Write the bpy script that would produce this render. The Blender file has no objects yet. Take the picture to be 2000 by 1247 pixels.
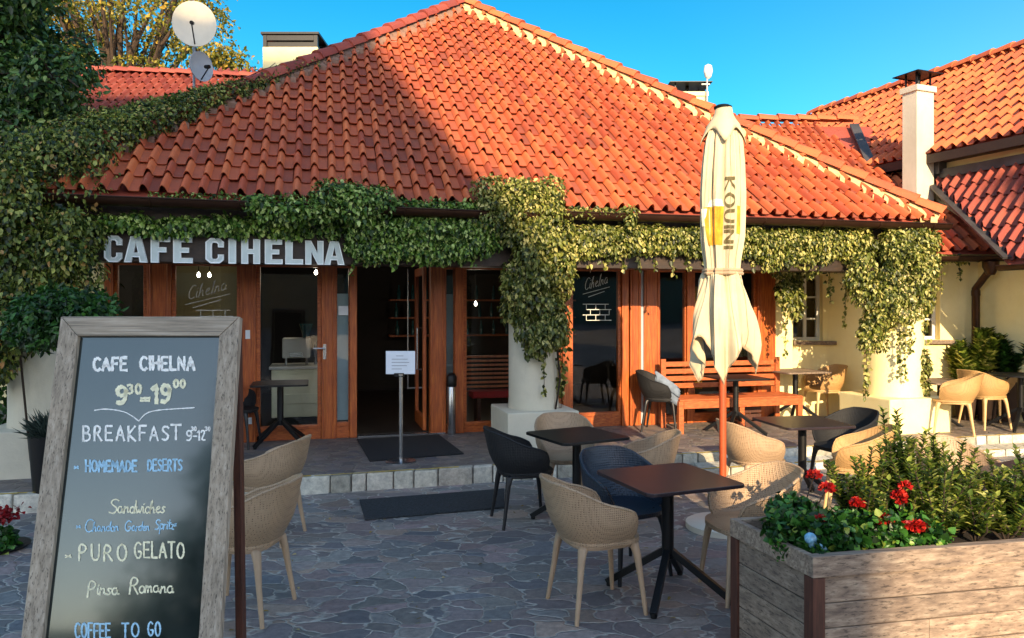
import bpy, bmesh, math, random
import numpy as np
from mathutils import Vector, Matrix
random.seed(7); rng = np.random.default_rng(11)
R = math.radians
C = bpy.context.scene.collection
scene = bpy.context.scene
# ------------------------------------------------------------------ camera, sky, sun, exposure
H = 1.83; FPX = 1444.0; CX = 1000.0; CY = 600.0
cam_d = bpy.data.cameras.new("camera"); cam = bpy.data.objects.new("camera", cam_d); C.objects.link(cam)
cam.location = (0, 0, H); cam.rotation_euler = (R(90), 0, 0)
cam_d.sensor_width = 36; cam_d.lens = 36*FPX/2000; cam_d.shift_y = -23.5/2000
cam_d.clip_start = 0.05; cam_d.clip_end = 2000
scene.camera = cam
AZ = R(5); EL = R(20)
w = bpy.data.worlds.new("World"); scene.world = w; w.use_nodes = True
nt = w.node_tree; bg = nt.nodes["Background"]
sky = nt.nodes.new("ShaderNodeTexSky"); sky.sky_type = 'NISHITA'; sky.sun_disc = False
sky.sun_elevation = EL; sky.sun_rotation = math.pi - AZ
sky.air_density = 1.0; sky.dust_density = 0.3; sky.ozone_density = 1.6
# the evening sky: deep blue away from the sun, pale and warm on the sun's side (behind the camera)
wtc = nt.nodes.new("ShaderNodeTexCoord"); wdot = nt.nodes.new("ShaderNodeVectorMath"); wdot.operation = 'DOT_PRODUCT'
nt.links.new(wtc.outputs['Generated'], wdot.inputs[0]); wdot.inputs[1].default_value = (-0.087, 0.996, 0)
wmr = nt.nodes.new("ShaderNodeMapRange"); wmr.inputs[1].default_value = -1; wmr.inputs[2].default_value = 1; nt.links.new(wdot.outputs['Value'], wmr.inputs[0])
wrp = nt.nodes.new("ShaderNodeValToRGB"); nt.links.new(wmr.outputs[0], wrp.inputs[0])
wrp.color_ramp.elements[0].position = 0.15; wrp.color_ramp.elements[0].color = (1.38, 1.17, 1.04, 1)
wrp.color_ramp.elements[1].position = 0.95; wrp.color_ramp.elements[1].color = (0.08, 0.47, 0.55, 1)
wmx = nt.nodes.new("ShaderNodeMix"); wmx.data_type = 'RGBA'; wmx.blend_type = 'MULTIPLY'; wmx.inputs[0].default_value = 1
nt.links.new(sky.outputs[0], wmx.inputs[6]); nt.links.new(wrp.outputs[0], wmx.inputs[7])
wz = nt.nodes.new("ShaderNodeSeparateXYZ"); nt.links.new(wtc.outputs['Generated'], wz.inputs[0])
wr2 = nt.nodes.new("ShaderNodeValToRGB"); nt.links.new(wz.outputs[2], wr2.inputs[0]); wr2.color_ramp.elements.new(0.5)
for e_, p_, c_ in zip(wr2.color_ramp.elements, (0.10, 0.40, 0.9), ((1.5, 1.06, 1.0, 1), (0.35, 0.82, 0.88, 1), (1, 1, 1, 1))): e_.position = p_; e_.color = c_
wm2 = nt.nodes.new("ShaderNodeMix"); wm2.data_type = 'RGBA'; wm2.blend_type = 'MULTIPLY'; nt.links.new(wmr.outputs[0], wm2.inputs[0])
nt.links.new(wmx.outputs[2], wm2.inputs[6]); nt.links.new(wr2.outputs[0], wm2.inputs[7]); nt.links.new(wm2.outputs[2], bg.inputs[0]); bg.inputs[1].default_value = 0.15
sd = bpy.data.lights.new("sun", 'SUN'); sun = bpy.data.objects.new("sun", sd); C.objects.link(sun)
sd.energy = 3.7; sd.angle = R(0.4); sd.color = (1.0, 0.76, 0.47)
sdir = Vector((math.sin(AZ)*math.cos(EL), -math.cos(AZ)*math.cos(EL), math.sin(EL)))
sun.rotation_euler = sdir.to_track_quat('Z', 'Y').to_euler()
scene.view_settings.view_transform = 'Standard'; scene.view_settings.look = 'None'
scene.view_settings.exposure = 1.5; scene.view_settings.gamma = 1.0
scene.view_settings.use_curve_mapping = False
scene.cycles.max_bounces = 6; scene.cycles.transparent_max_bounces = 12

# ------------------------------------------------------------------ measuring helpers
def P(px, py, Y): return Vector(((px-CX)/FPX*Y, Y, H-(py-CY)/FPX*Y))
def G(px, py, z=0.0):
    Y = FPX*(H-z)/(py-CY); return Vector(((px-CX)/FPX*Y, Y, z))
PZ = 0.16                                  # terrace level
FD = Vector((0.9678, 0.2516, 0)); FN = Vector((-0.2516, 0.9678, 0)); FO = Vector((0, 10, 0))
def F(s, t, z): return FO + FD*s + FN*t + Vector((0, 0, z))
def fs(px, t=0.0):
    u = (px-CX)/FPX; Y = (10+1.0332*t)/(1-0.26*u); return (u*Y+0.2516*t)/0.9678
def fz(px, py, t=0.0):
    u = (px-CX)/FPX; Y = (10+1.0332*t)/(1-0.26*u); return H-(py-CY)/FPX*Y
def lin(c):
    if isinstance(c, str): c = tuple(int(c[i:i+2], 16)/255 for i in (0, 2, 4))
    return tuple(((v/12.92) if v <= 0.04045 else ((v+0.055)/1.055)**2.4) for v in c)+(1.0,)

# ------------------------------------------------------------------ materials
def newmat(name):
    m = bpy.data.materials.new(name); m.use_nodes = True
    n = m.node_tree; return m, n, n.nodes["Principled BSDF"]
def L(n, a, b): n.links.new(a, b)
def ramp(n, fac, stops):
    r = n.nodes.new("ShaderNodeValToRGB"); e = r.color_ramp.elements
    while len(e) < len(stops): e.new(0.5)
    for el, (p, c) in zip(e, stops): el.position = p; el.color = c if len(c) == 4 else c+(1,)
    if fac is not None: L(n, fac, r.inputs[0])
    return r.outputs[0]
def coords(n, scale=(1, 1, 1), rot=(0, 0, 0)):
    tc = n.nodes.new("ShaderNodeTexCoord"); mp = n.nodes.new("ShaderNodeMapping")
    mp.inputs['Scale'].default_value = scale; mp.inputs['Rotation'].default_value = rot
    L(n, tc.outputs['Object'], mp.inputs[0]); return mp.outputs[0]
def noise(n, vec, scale, detail=4, rough=0.6):
    t = n.nodes.new("ShaderNodeTexNoise"); t.inputs['Scale'].default_value = scale
    t.inputs['Detail'].default_value = detail; t.inputs['Roughness'].default_value = rough
    if vec is not None: L(n, vec, t.inputs['Vector'])
    return t.outputs['Fac']
def mixc(n, fac, a, b, mode='MIX'):
    x = n.nodes.new("ShaderNodeMix"); x.data_type = 'RGBA'; x.blend_type = mode
    for sock, v in ((x.inputs[0], fac), (x.inputs[6], a), (x.inputs[7], b)):
        if hasattr(v, 'is_output'): L(n, v, sock)
        else: sock.default_value = v
    return x.outputs[2]
def bump(n, bs, h, strength=0.4, dist=0.01):
    b = n.nodes.new("ShaderNodeBump"); b.inputs['Strength'].default_value = strength; b.inputs['Distance'].default_value = dist
    L(n, h, b.inputs['Height']); L(n, b.outputs[0], bs.inputs['Normal'])
def island(n):
    g = n.nodes.new("ShaderNodeNewGeometry"); return g.outputs['Random Per Island']
def plain(name, col, rough=0.6, metal=0.0, var=0.12, sc=6, bmp=0.15, spec=0.5):
    m, n, b = newmat(name); c = lin(col) if isinstance(col, str) else col
    v = coords(n); f = noise(n, v, sc)
    lo = tuple(x*(1-var) for x in c[:3])+(1,); hi = tuple(min(1, x*(1+var)) for x in c[:3])+(1,)
    L(n, ramp(n, f, [(0.3, lo), (0.7, hi)]), b.inputs['Base Color'])
    b.inputs['Roughness'].default_value = rough; b.inputs['Metallic'].default_value = metal
    b.inputs['Specular IOR Level'].default_value = spec
    if bmp: bump(n, b, noise(n, v, sc*8), bmp, 0.003)
    return m
def woodmat(name, a, b_, c, axis=2, sc=1.0, rough=0.6, cracks=0.5, isl=0.0, stretch=14):
    m, n, b = newmat(name)
    s = [stretch*sc]*3; s[axis] = 1.0*sc
    v = coords(n, tuple(s)); f = noise(n, v, 3.0, 6, 0.65)
    col = ramp(n, f, [(0.28, lin(a)), (0.5, lin(b_)), (0.72, lin(c))])
    s2 = [x*3 for x in s]; s2[axis] = 0.3*sc
    g = noise(n, coords(n, tuple(s2)), 2.5, 3, 0.7)
    col = mixc(n, ramp(n, g, [(0.34, (cracks,)*3), (0.45, (0, 0, 0))]), col, tuple(x*0.25 for x in lin(a)[:3])+(1,))
    big = noise(n, coords(n), 2.2, 3)
    col = mixc(n, 0.5, col, ramp(n, big, [(0.3, (0.72, 0.72, 0.74)), (0.7, (1.2, 1.15, 1.1))]), 'MULTIPLY')
    if isl:
        col = mixc(n, isl, col, ramp(n, island(n), [(0, (0.6, 0.6, 0.62)), (1, (1.35, 1.3, 1.25))]), 'MULTIPLY')
    L(n, col, b.inputs['Base Color']); b.inputs['Roughness'].default_value = rough
    bump(n, b, g, 0.35, 0.003); return m
def leafmat(name, stops, trans=0.35, rough=0.45, clump=1.4):
    m, n, b = newmat(name)
    col = ramp(n, island(n), [(p, lin(c)) for p, c in stops])
    f = noise(n, coords(n), clump, 3)
    col = mixc(n, 0.7, col, ramp(n, f, [(0.32, (0.55, 0.62, 0.5)), (0.68, (1.45, 1.35, 1.1))]), 'MULTIPLY')
    L(n, col, b.inputs['Base Color']); b.inputs['Roughness'].default_value = rough
    tr = n.nodes.new("ShaderNodeBsdfTranslucent"); L(n, col, tr.inputs[0])
    mx = n.nodes.new("ShaderNodeMixShader"); mx.inputs[0].default_value = trans
    L(n, b.outputs[0], mx.inputs[1]); L(n, tr.outputs[0], mx.inputs[2])
    L(n, mx.outputs[0], n.nodes["Material Output"].inputs[0]); return m
def tilemat(name, a, b_, c, dirt='5a4038', dirtamt=0.35):
    m, n, b = newmat(name)
    col = ramp(n, island(n), [(0.0, tuple(x*.75 for x in lin(a)[:3])), (0.02, lin(a)), (0.35, lin(b_)), (0.8, lin(c)), (0.95, lin(b_)), (1.0, lin(c))])
    v = coords(n); f = noise(n, v, 1.1, 5, 0.7)
    col = mixc(n, ramp(n, f, [(0.48, (0, 0, 0)), (0.75, (dirtamt,)*3)]), col, lin(dirt))
    g = noise(n, v, 28, 4, 0.7)
    col = mixc(n, ramp(n, g, [(0.60, (0, 0, 0)), (0.72, (0.55,)*3)]), col, lin('8c7a68'))
    col = mixc(n, ramp(n, noise(n, v, 9, 4, 0.7), [(0.28, (0.4,)*3), (0.42, (0, 0, 0))]), col, lin('5e2c22'))
    L(n, col, b.inputs['Base Color']); b.inputs['Roughness'].default_value = 0.75
    bump(n, b, noise(n, v, 60, 4), 0.4, 0.004); return m
def stucco(name, a, b_, stain='8a7c66', dx=0.35):
    m, n, b = newmat(name); v = coords(n)
    f = noise(n, v, 1.6, 6, 0.65); col = ramp(n, f, [(0.3, lin(a)), (0.7, lin(b_))])
    s = noise(n, coords(n, (3, 3, 0.6)), 1.2, 5, 0.7)
    col = mixc(n, ramp(n, s, [(0.55, (0, 0, 0)), (0.8, (dx,)*3)]), col, lin(stain))
    L(n, col, b.inputs['Base Color']); b.inputs['Roughness'].default_value = 0.9
    bump(n, b, noise(n, v, 40, 5, 0.7), 0.5, 0.006); return m
def paving(name, scale, cols, grout, line=0.03, stretch=(1, 1.35, 1), dist=0.09):
    m, n, b = newmat(name)
    v0 = coords(n, stretch)
    nz = n.nodes.new("ShaderNodeTexNoise"); nz.inputs['Scale'].default_value = 2.6; nz.inputs['Detail'].default_value = 3; L(n, v0, nz.inputs['Vector'])
    ad = n.nodes.new("ShaderNodeVectorMath"); ad.operation = 'MULTIPLY_ADD'
    L(n, nz.outputs['Color'], ad.inputs[0]); ad.inputs[1].default_value = (dist*2,)*3; L(n, v0, ad.inputs[2])
    vo = n.nodes.new("ShaderNodeTexVoronoi"); vo.feature = 'F1'; vo.inputs['Scale'].default_value = scale; L(n, ad.outputs[0], vo.inputs['Vector'])
    ve = n.nodes.new("ShaderNodeTexVoronoi"); ve.feature = 'DISTANCE_TO_EDGE'; ve.inputs['Scale'].default_value = scale; L(n, ad.outputs[0], ve.inputs['Vector'])
    sp = n.nodes.new("ShaderNodeSeparateColor"); L(n, vo.outputs['Color'], sp.inputs[0])
    col = ramp(n, sp.outputs[0], [(i/(len(cols)-1), lin(c)) for i, c in enumerate(cols)])
    col = mixc(n, 0.55, col, ramp(n, sp.outputs[1], [(0, (0.6,)*3), (1, (1.5,)*3)]), 'MULTIPLY')
    gr = noise(n, coords(n), 22, 6, 0.75)
    col = mixc(n, 0.8, col, ramp(n, gr, [(0.3, (0.45, 0.45, 0.47)), (0.68, (1.5, 1.5, 1.45))]), 'MULTIPLY')
    wv = noise(n, coords(n), 5, 4, 0.7)
    thr = n.nodes.new("ShaderNodeMath"); thr.operation = 'MULTIPLY_ADD'; L(n, wv, thr.inputs[0]); thr.inputs[1].default_value = -line*1.7
    L(n, ve.outputs['Distance'], thr.inputs[2])
    mask = ramp(n, thr.outputs[0], [(0.0, (1, 1, 1)), (line*0.6, (0, 0, 0))])
    brk = ramp(n, noise(n, coords(n), 3.2, 5, 0.75), [(0.32, (0.25,)*3), (0.52, (1, 1, 1))])
    mask = mixc(n, 1.0, mask, brk, 'MULTIPLY')
    dark_line = ramp(n, ve.outputs['Distance'], [(0.0, (0.35,)*3), (0.012, (1, 1, 1))]); col = mixc(n, 1.0, col, dark_line, 'MULTIPLY')
    gcol = ramp(n, noise(n, coords(n), 9, 4), [(0.3, tuple(x*0.45 for x in lin(grout)[:3])), (0.7, lin(grout))])
    col = mixc(n, mask, col, gcol)
    big = noise(n, coords(n), 0.5, 4)
    col = mixc(n, 0.7, col, ramp(n, big, [(0.3, (0.7,)*3), (0.7, (1.3,)*3)]), 'MULTIPLY')
    L(n, col, b.inputs['Base Color'])
    L(n, ramp(n, gr, [(0.3, (0.45,)*3), (0.7, (0.8,)*3)]), b.inputs['Roughness'])
    hh = n.nodes.new("ShaderNodeMath"); hh.operation = 'MULTIPLY_ADD'; L(n, gr, hh.inputs[0]); hh.inputs[1].default_value = 0.35
    L(n, ramp(n, ve.outputs['Distance'], [(0, (0, 0, 0)), (line*2.2, (1, 1, 1))]), hh.inputs[2])
    bump(n, b, hh.outputs[0], 0.7, 0.012); return m
def stonemat():
    m, n, b = newmat('riser_stone')
    col = ramp(n, island(n), [(0, lin('8f8c80')), (0.35, lin('bab6a8')), (0.7, lin('dcd8ca')), (1, lin('a0978a'))])
    v = coords(n); f = noise(n, v, 14, 6, 0.75)
    col = mixc(n, 0.85, col, ramp(n, f, [(0.3, (0.45, 0.45, 0.45)), (0.7, (1.35, 1.33, 1.28))]), 'MULTIPLY')
    L(n, col, b.inputs['Base Color']); b.inputs['Roughness'].default_value = 0.85
    bump(n, b, f, 0.9, 0.02); return m
def glassmat(name, tint=(0.8, 0.85, 0.85), refl=1.0, f0=1.5):
    m, n, b = newmat(name); n.nodes.remove(b)
    t = n.nodes.new("ShaderNodeBsdfTransparent"); t.inputs[0].default_value = tint+(1,)
    g = n.nodes.new("ShaderNodeBsdfGlossy"); g.inputs['Roughness'].default_value = 0.02; g.inputs[0].default_value = (refl,)*3+(1,)
    fr = n.nodes.new("ShaderNodeFresnel"); fr.inputs[0].default_value = f0+.05
    nb = n.nodes.new("ShaderNodeBump"); nb.inputs['Strength'].default_value = 0.05; nb.inputs['Distance'].default_value = 0.02
    L(n, noise(n, coords(n), 1.2, 2), nb.inputs['Height']); L(n, nb.outputs[0], g.inputs['Normal'])
    mx = n.nodes.new("ShaderNodeMixShader"); L(n, fr.outputs[0], mx.inputs[0]); L(n, t.outputs[0], mx.inputs[1]); L(n, g.outputs[0], mx.inputs[2])
    L(n, mx.outputs[0], n.nodes["Material Output"].inputs[0]); return m
def wovenmat(name, c1, c2, sc=75, rough=0.5):
    m, n, b = newmat(name)
    mp = coords(n)
    vo = n.nodes.new("ShaderNodeTexVoronoi"); vo.inputs['Scale'].default_value = sc; vo.inputs['Randomness'].default_value = 0.15; L(n, mp, vo.inputs['Vector'])
    col = ramp(n, vo.outputs['Distance'], [(0.12, lin(c2)), (0.34, lin(c1))])
    col = mixc(n, 0.5, col, ramp(n, noise(n, mp, 5, 4), [(0.3, (0.75,)*3), (0.7, (1.2,)*3)]), 'MULTIPLY')
    L(n, col, b.inputs['Base Color']); b.inputs['Roughness'].default_value = rough
    bump(n, b, vo.outputs['Distance'], 0.7, 0.006); return m
def emis(name, col, s):
    m, n, b = newmat(name); b.inputs['Emission Color'].default_value = lin(col); b.inputs['Emission Strength'].default_value = s; return m

M = {}
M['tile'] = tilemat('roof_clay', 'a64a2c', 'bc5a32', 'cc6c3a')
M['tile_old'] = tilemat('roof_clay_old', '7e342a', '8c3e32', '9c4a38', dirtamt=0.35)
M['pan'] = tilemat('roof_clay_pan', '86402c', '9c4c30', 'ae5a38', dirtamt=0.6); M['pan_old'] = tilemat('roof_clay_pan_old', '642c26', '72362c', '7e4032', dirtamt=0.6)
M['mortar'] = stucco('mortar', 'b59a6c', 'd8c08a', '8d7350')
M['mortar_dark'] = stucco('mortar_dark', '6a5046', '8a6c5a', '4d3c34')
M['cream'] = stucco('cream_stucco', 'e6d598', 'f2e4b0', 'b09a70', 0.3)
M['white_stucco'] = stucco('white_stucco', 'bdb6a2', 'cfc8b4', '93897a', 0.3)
M['grey_stucco'] = stucco('grey_stucco', '8f8a7e', 'a39c8e')
M['wood'] = woodmat('orange_wood', '7c3614', 'a4501e', 'c2702e', 2, 1.2, 0.45, 0.35)
M['woodh'] = woodmat('orange_wood_h', '7c3614', 'a4501e', 'c2702e', 0, 1.2, 0.45, 0.35)
M['dark_wood'] = woodmat('dark_wood', '1d130c', '2a1c12', '3a2818', 0, 1, 0.6, 0.4)
M['weathered'] = woodmat('weathered_wood', '7c7162', 'a39684', 'bdb1a0', 2, 1.4, 0.8, 0.8, 0.35, 16)
M['weatheredh'] = woodmat('weathered_wood_h', '7c7162', 'a39684', 'bdb1a0', 0, 1.4, 0.8, 0.8, 0.35, 16)
M['plank'] = woodmat('plank_wood', '5e5148', '8a7868', 'b0a08c', 0, 1.0, 0.85, 0.7, 0.5, 13)
M['planky'] = woodmat('plank_wood_side', '544840', '7c6c5e', '9a8a7a', 1, 1.0, 0.85, 0.7, 0.5, 13)
M['post'] = woodmat('post_wood', '32190f', '4a271a', '5d3526', 2, 1.5, 0.7, 0.6)
M['bench'] = woodmat('bench_wood', '8a3f1c', 'a85528', 'bd6a38', 0, 1.2, 0.5, 0.3)
M['gutter'] = plain('gutter_metal', '3a2418', 0.4, 0.6, 0.2, 5, 0.1)
M['flash'] = plain('grey_flashing', '4c4a4a', 0.5, 0.4, 0.3, 4)
M['black'] = plain('black_powder_metal', '101113', 0.45, 0.3, 0.3, 8, 0.1)
M['tabletop'] = plain('dark_laminate', '2a2024', 0.35, 0, 0.25, 4, 0.1)
M['steel'] = plain('brushed_steel', 'b4b6b8', 0.25, 0.95, 0.08, 5, 0.05)
M['white'] = plain('white_paint', 'd5d5d0', 0.5, 0, 0.05)
M['paper'] = plain('paper', 'd4dae2', 0.7, 0, 0.04)
M['ink'] = plain('ink', '3a4456', 0.8, 0, 0.1)
M['mat'] = plain('rubber_mat', '16181b', 0.9, 0, 0.5, 40, 0.8)
M['mat2'] = plain('rubber_mat_grey', '262c30', 0.9, 0, 0.5, 40, 0.8)
M['beige'] = wovenmat('beige_woven', 'a58a6d', '5f4a36')
M['beige_leg'] = plain('beige_plastic', 'ab9074', 0.5, 0, 0.08)
M['blackchair'] = wovenmat('black_woven', '0e0f12', '030304', 75, 0.7)
M['black_leg'] = plain('black_plastic', '131418', 0.45, 0, 0.1)
M['bluechair'] = wovenmat('navy_woven', '1f2a38', '070a10', 60, 0.35)
M['blue_leg'] = plain('navy_plastic', '10141c', 0.45, 0, 0.1)
M['tan'] = wovenmat('tan_woven', 'b08a58', '6d4e2c', 90)
M['tan_leg'] = plain('tan_plastic', 'c0a070', 0.5, 0, 0.08)
M['canvas'] = plain('canvas', 'bdb092', 0.85, 0, 0.1, 5, 0.3)
M['strap'] = plain('strap_fabric', 'a08a70', 0.85)
M['amber'] = plain('amber_print', 'c88a1e', 0.8, 0, 0.35, 14)
M['olive'] = plain('olive_print', '5a5232', 0.8)
M['redpole'] = plain('red_brown_pole', 'a2451f', 0.5, 0, 0.25, 5)
M['glass'] = glassmat('window_glass')
M['soil'] = plain('soil', '1c1410', 0.95, 0, 0.5, 20, 1.0)
M['letter'] = plain('letter_face', 'b9c6c6', 0.5, 0, 0.06, 14)
M['letter_rim'] = plain('letter_rim', 'dfe4e4', 0.5, 0, 0.05)
M['dish'] = plain('dish_paint', 'cfc8b8', 0.5, 0, 0.06)
M['dishg'] = plain('dish_grey', '9aa2ac', 0.5, 0, 0.06)
M['chalk_w'] = plain('chalk_white', 'f2f0ea', 0.9, 0, 0.15, 60)
M['chalk_b'] = plain('chalk_blue', 'a4cce2', 0.9, 0, 0.25, 60)
M['chalk_y'] = plain('chalk_cream', 'ece6c4', 0.9, 0, 0.15, 60)
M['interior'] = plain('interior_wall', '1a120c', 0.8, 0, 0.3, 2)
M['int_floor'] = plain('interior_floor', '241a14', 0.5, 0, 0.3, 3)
M['counter'] = plain('counter_cream', 'e8e6c8', 0.4, 0, 0.06)
M['red'] = plain('red_cloth', 'a41f22', 0.8, 0, 0.2)
M['yellow'] = plain('yellow_paint', 'c9a83a', 0.8, 0, 0.45, 12)
M['curtain'] = plain('curtain_yellow', 'c8992e', 0.8, 0, 0.15)
M['bark'] = plain('bark', '3c2e22', 0.9, 0, 0.4, 12, 1.0)
M['vinestem'] = plain('vine_stem', '2b2016', 0.9, 0, 0.3, 12)
M['terracotta'] = plain('dark_pot', '3c2a20', 0.8)
M['bluewhite'] = plain('glazed_ceramic', '6d9cb8', 0.2, 0, 0.9, 22, 0.1)
M['bulb'] = emis('bulb_glow', 'fff0d8', 12)
M['bottle'] = plain('bottle_glass', '27555a', 0.1, 0, 0.5, 9, 0)
M['ivy'] = leafmat('ivy_leaf', [(0, '18240c'), (0.3, '384c1a'), (0.65, '6c7c32'), (0.9, 'b0b866'), (1, 'b88654')])
M['ivy_sh'] = leafmat('creeper_leaf_green', [(0, '14260c'), (0.3, '365c1e'), (0.7, '76993e'), (1, 'c8d890')])
M['ivy_y'] = leafmat('creeper_leaf_olive', [(0, '1e280c'), (0.3, '48561c'), (0.7, '848a40'), (1, 'd0c888')])
M['conifer'] = leafmat('yew_leaf', [(0, '142c10'), (0.5, '2e5220'), (0.9, '587a38'), (1, '8a9a54')], 0.2)
M['treeleaf'] = leafmat('locust_leaf', [(0, '3a4416'), (0.4, '6c7026'), (0.8, 'a89a3c'), (1, 'c8a24a')], 0.5, clump=0.5)
M['bush'] = leafmat('bush_leaf', [(0, '14280f'), (0.5, '264a1c'), (1, '41702c')], 0.25, clump=3)
M['ger'] = leafmat('geranium_leaf', [(0, '12280c'), (0.5, '28561a'), (0.9, '4a8030'), (1, '8a9a40')], 0.25, clump=5)
M['olean'] = leafmat('shrub_leaf', [(0, '24380f'), (0.45, '5c742a'), (0.85, 'a3ac50'), (1, 'd0cc84')], 0.4, clump=4)
M['petal'] = leafmat('red_petal', [(0, '7a0c12'), (0.6, 'b81a1a'), (1, 'e04030')], 0.3)
M['ground'] = paving('crazy_paving', 4.3, ['6c6c6c', '7e7a74', '8a7876', '70706f', '968274', '64666a', '7e7270'], 'bdb8ae', 0.026, (1, 1.5, 1), 0.19)
M['terrace'] = paving('terrace_paving', 6.5, ['5a5656', '6d6460', '7a6c64', '5c5a60'], '8c8478', 0.05)
M['riser'] = stonemat()
def board_material():
    m, n, b = newmat('chalkboard_glossy')
    v = coords(n, (1, 1, 0.6)); f = noise(n, v, 3, 6, 0.7)
    L(n, ramp(n, f, [(0.35, (0.006, 0.008, 0.010)), (0.6, (0.018, 0.022, 0.025)), (0.78, (0.05, 0.055, 0.055))]), b.inputs['Base Color'])
    L(n, ramp(n, f, [(0.3, (0.09,)*3), (0.7, (0.2,)*3)]), b.inputs['Roughness'])
    b.inputs['Specular IOR Level'].default_value = 0.5
    b.inputs['Coat Weight'].default_value = 1.0; b.inputs['Coat IOR'].default_value = 1.52; b.inputs['Coat Tint'].default_value = (.8, 1, .95, 1); b.inputs['Coat Roughness'].default_value = 0.06
    return m
M['board'] = board_material()

# ------------------------------------------------------------------ mesh builder
class MB:
    def __init__(s): s.v = []; s.f = []; s.m = []; s.cur = 0
    def add(s, vs, fs_):
        o = len(s.v); s.v += [tuple(v) for v in vs]
        for f in fs_: s.f.append(tuple(i+o for i in f)); s.m.append(s.cur)
        return s
    def hexa(s, c):   # 8 corners: bottom 4 (ccw), top 4
        return s.add(c, [(3, 2, 1, 0), (4, 5, 6, 7), (0, 1, 5, 4), (1, 2, 6, 5), (2, 3, 7, 6), (3, 0, 4, 7)])
    def box(s, x0, x1, y0, y1, z0, z1):
        return s.hexa([(x0, y0, z0), (x1, y0, z0), (x1, y1, z0), (x0, y1, z0), (x0, y0, z1), (x1, y0, z1), (x1, y1, z1), (x0, y1, z1)])
    def fbox(s, s0, s1, t0, t1, z0, z1):
        return s.hexa([F(s0, t0, z0), F(s1, t0, z0), F(s1, t1, z0), F(s0, t1, z0), F(s0, t0, z1), F(s1, t0, z1), F(s1, t1, z1), F(s0, t1, z1)])
    def beam(s, a, b, wd, th, up=(0, 0, 1)):
        a = Vector(a); b = Vector(b); d = (b-a).normalized(); up = Vector(up)
        x = d.cross(up)
        if x.length < 1e-4: x = d.cross(Vector((0, 1, 0)))
        x.normalize(); y = x.cross(d).normalized(); x *= wd/2; y *= th/2
        return s.hexa([a-x-y, a+x-y, a+x+y, a-x+y, b-x-y, b+x-y, b+x+y, b-x+y])
    def tube(s, pts, r, n=8, caps=True):
        pts = [Vector(p) for p in pts]; rs = r if isinstance(r, (list, tuple)) else [r]*len(pts)
        vs = []; fc = []; prev = None
        for i, p in enumerate(pts):
            d = (pts[min(i+1, len(pts)-1)]-pts[max(i-1, 0)]).normalized()
            if prev is None:
                x = d.cross(Vector((0, 0, 1)))
                if x.length < 1e-3: x = d.cross(Vector((1, 0, 0)))
            else: x = prev - d*prev.dot(d)
            x.normalize(); prev = x; y = d.cross(x)
            for k in range(n):
                a = 2*math.pi*k/n; vs.append(p+(x*math.cos(a)+y*math.sin(a))*rs[i])
        for i in range(len(pts)-1):
            for k in range(n):
                k2 = (k+1) % n; fc.append((i*n+k, i*n+k2, (i+1)*n+k2, (i+1)*n+k))
        if caps:
            fc.append(tuple(range(n-1, -1, -1))); fc.append(tuple((len(pts)-1)*n+k for k in range(n)))
        return s.add(vs, fc)
    def lathe(s, prof, c=(0, 0, 0), n=24, caps=True):
        vs = []; fc = []; c = Vector(c)
        for r, z in prof:
            for k in range(n):
                a = 2*math.pi*k/n; vs.append(c+Vector((r*math.cos(a), r*math.sin(a), z)))
        for i in range(len(prof)-1):
            for k in range(n):
                k2 = (k+1) % n; fc.append((i*n+k, i*n+k2, (i+1)*n+k2, (i+1)*n+k))
        if caps: fc.append(tuple(range(n-1, -1, -1))); fc.append(tuple((len(prof)-1)*n+k for k in range(n)))
        return s.add(vs, fc)
    def quad(s, a, b, c, d): return s.add([a, b, c, d], [(0, 1, 2, 3)])
    def build(s, name, mats, parent=None, smooth=False, bevel=0.0, origin=None):
        if not isinstance(mats, (list, tuple)): mats = [mats]
        o0 = Vector(origin) if origin is not None else world_origin(parent)
        me = bpy.data.meshes.new(name); me.from_pydata([tuple(Vector(v)-o0) for v in s.v], [], s.f)
        for m in mats: me.materials.append(m)
        me.polygons.foreach_set('material_index', s.m)
        if smooth: me.polygons.foreach_set('use_smooth', [True]*len(s.f))
        me.update(); ob = bpy.data.objects.new(name, me); C.objects.link(ob)
        if parent is not None: ob.parent = parent
        elif origin is not None: ob.location = o0
        if bevel:
            bv = ob.modifiers.new('bevel', 'BEVEL'); bv.width = bevel; bv.segments = 2; bv.limit_method = 'ANGLE'
        if smooth:
            try: me.set_sharp_from_angle(angle=R(40))
            except Exception: pass
        return ob
ORIG = {}
def world_origin(o):
    p = Vector((0, 0, 0))
    while o is not None: p = p+Vector(o.location); o = o.parent
    return p
def tag(o, label, cat, group=None, kind=None):
    if label: o['label'] = label
    if cat: o['category'] = cat
    if group: o['group'] = group
    if kind: o['kind'] = kind
    return o
def thing(name, label, cat, loc=(0, 0, 0), rz=0.0, group=None):
    o = bpy.data.objects.new(name, None); C.objects.link(o); o.location = loc; o.rotation_euler = (0, 0, rz)
    o.empty_display_size = 0.1
    return tag(o, label, cat, group)
def copy_tree(o, parent=None):
    c = o.copy(); C.objects.link(c)
    if parent is not None: c.parent = parent
    for ch in list(o.children): copy_tree(ch, c)
    return c

# ------------------------------------------------------------------ ground, terrace, steps
mb = MB(); mb.quad((-300, -300, 0), (300, -300, 0), (300, 400, 0), (-300, 400, 0))
tag(mb.build('ground', M['ground']), None, None, kind='structure')
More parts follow.
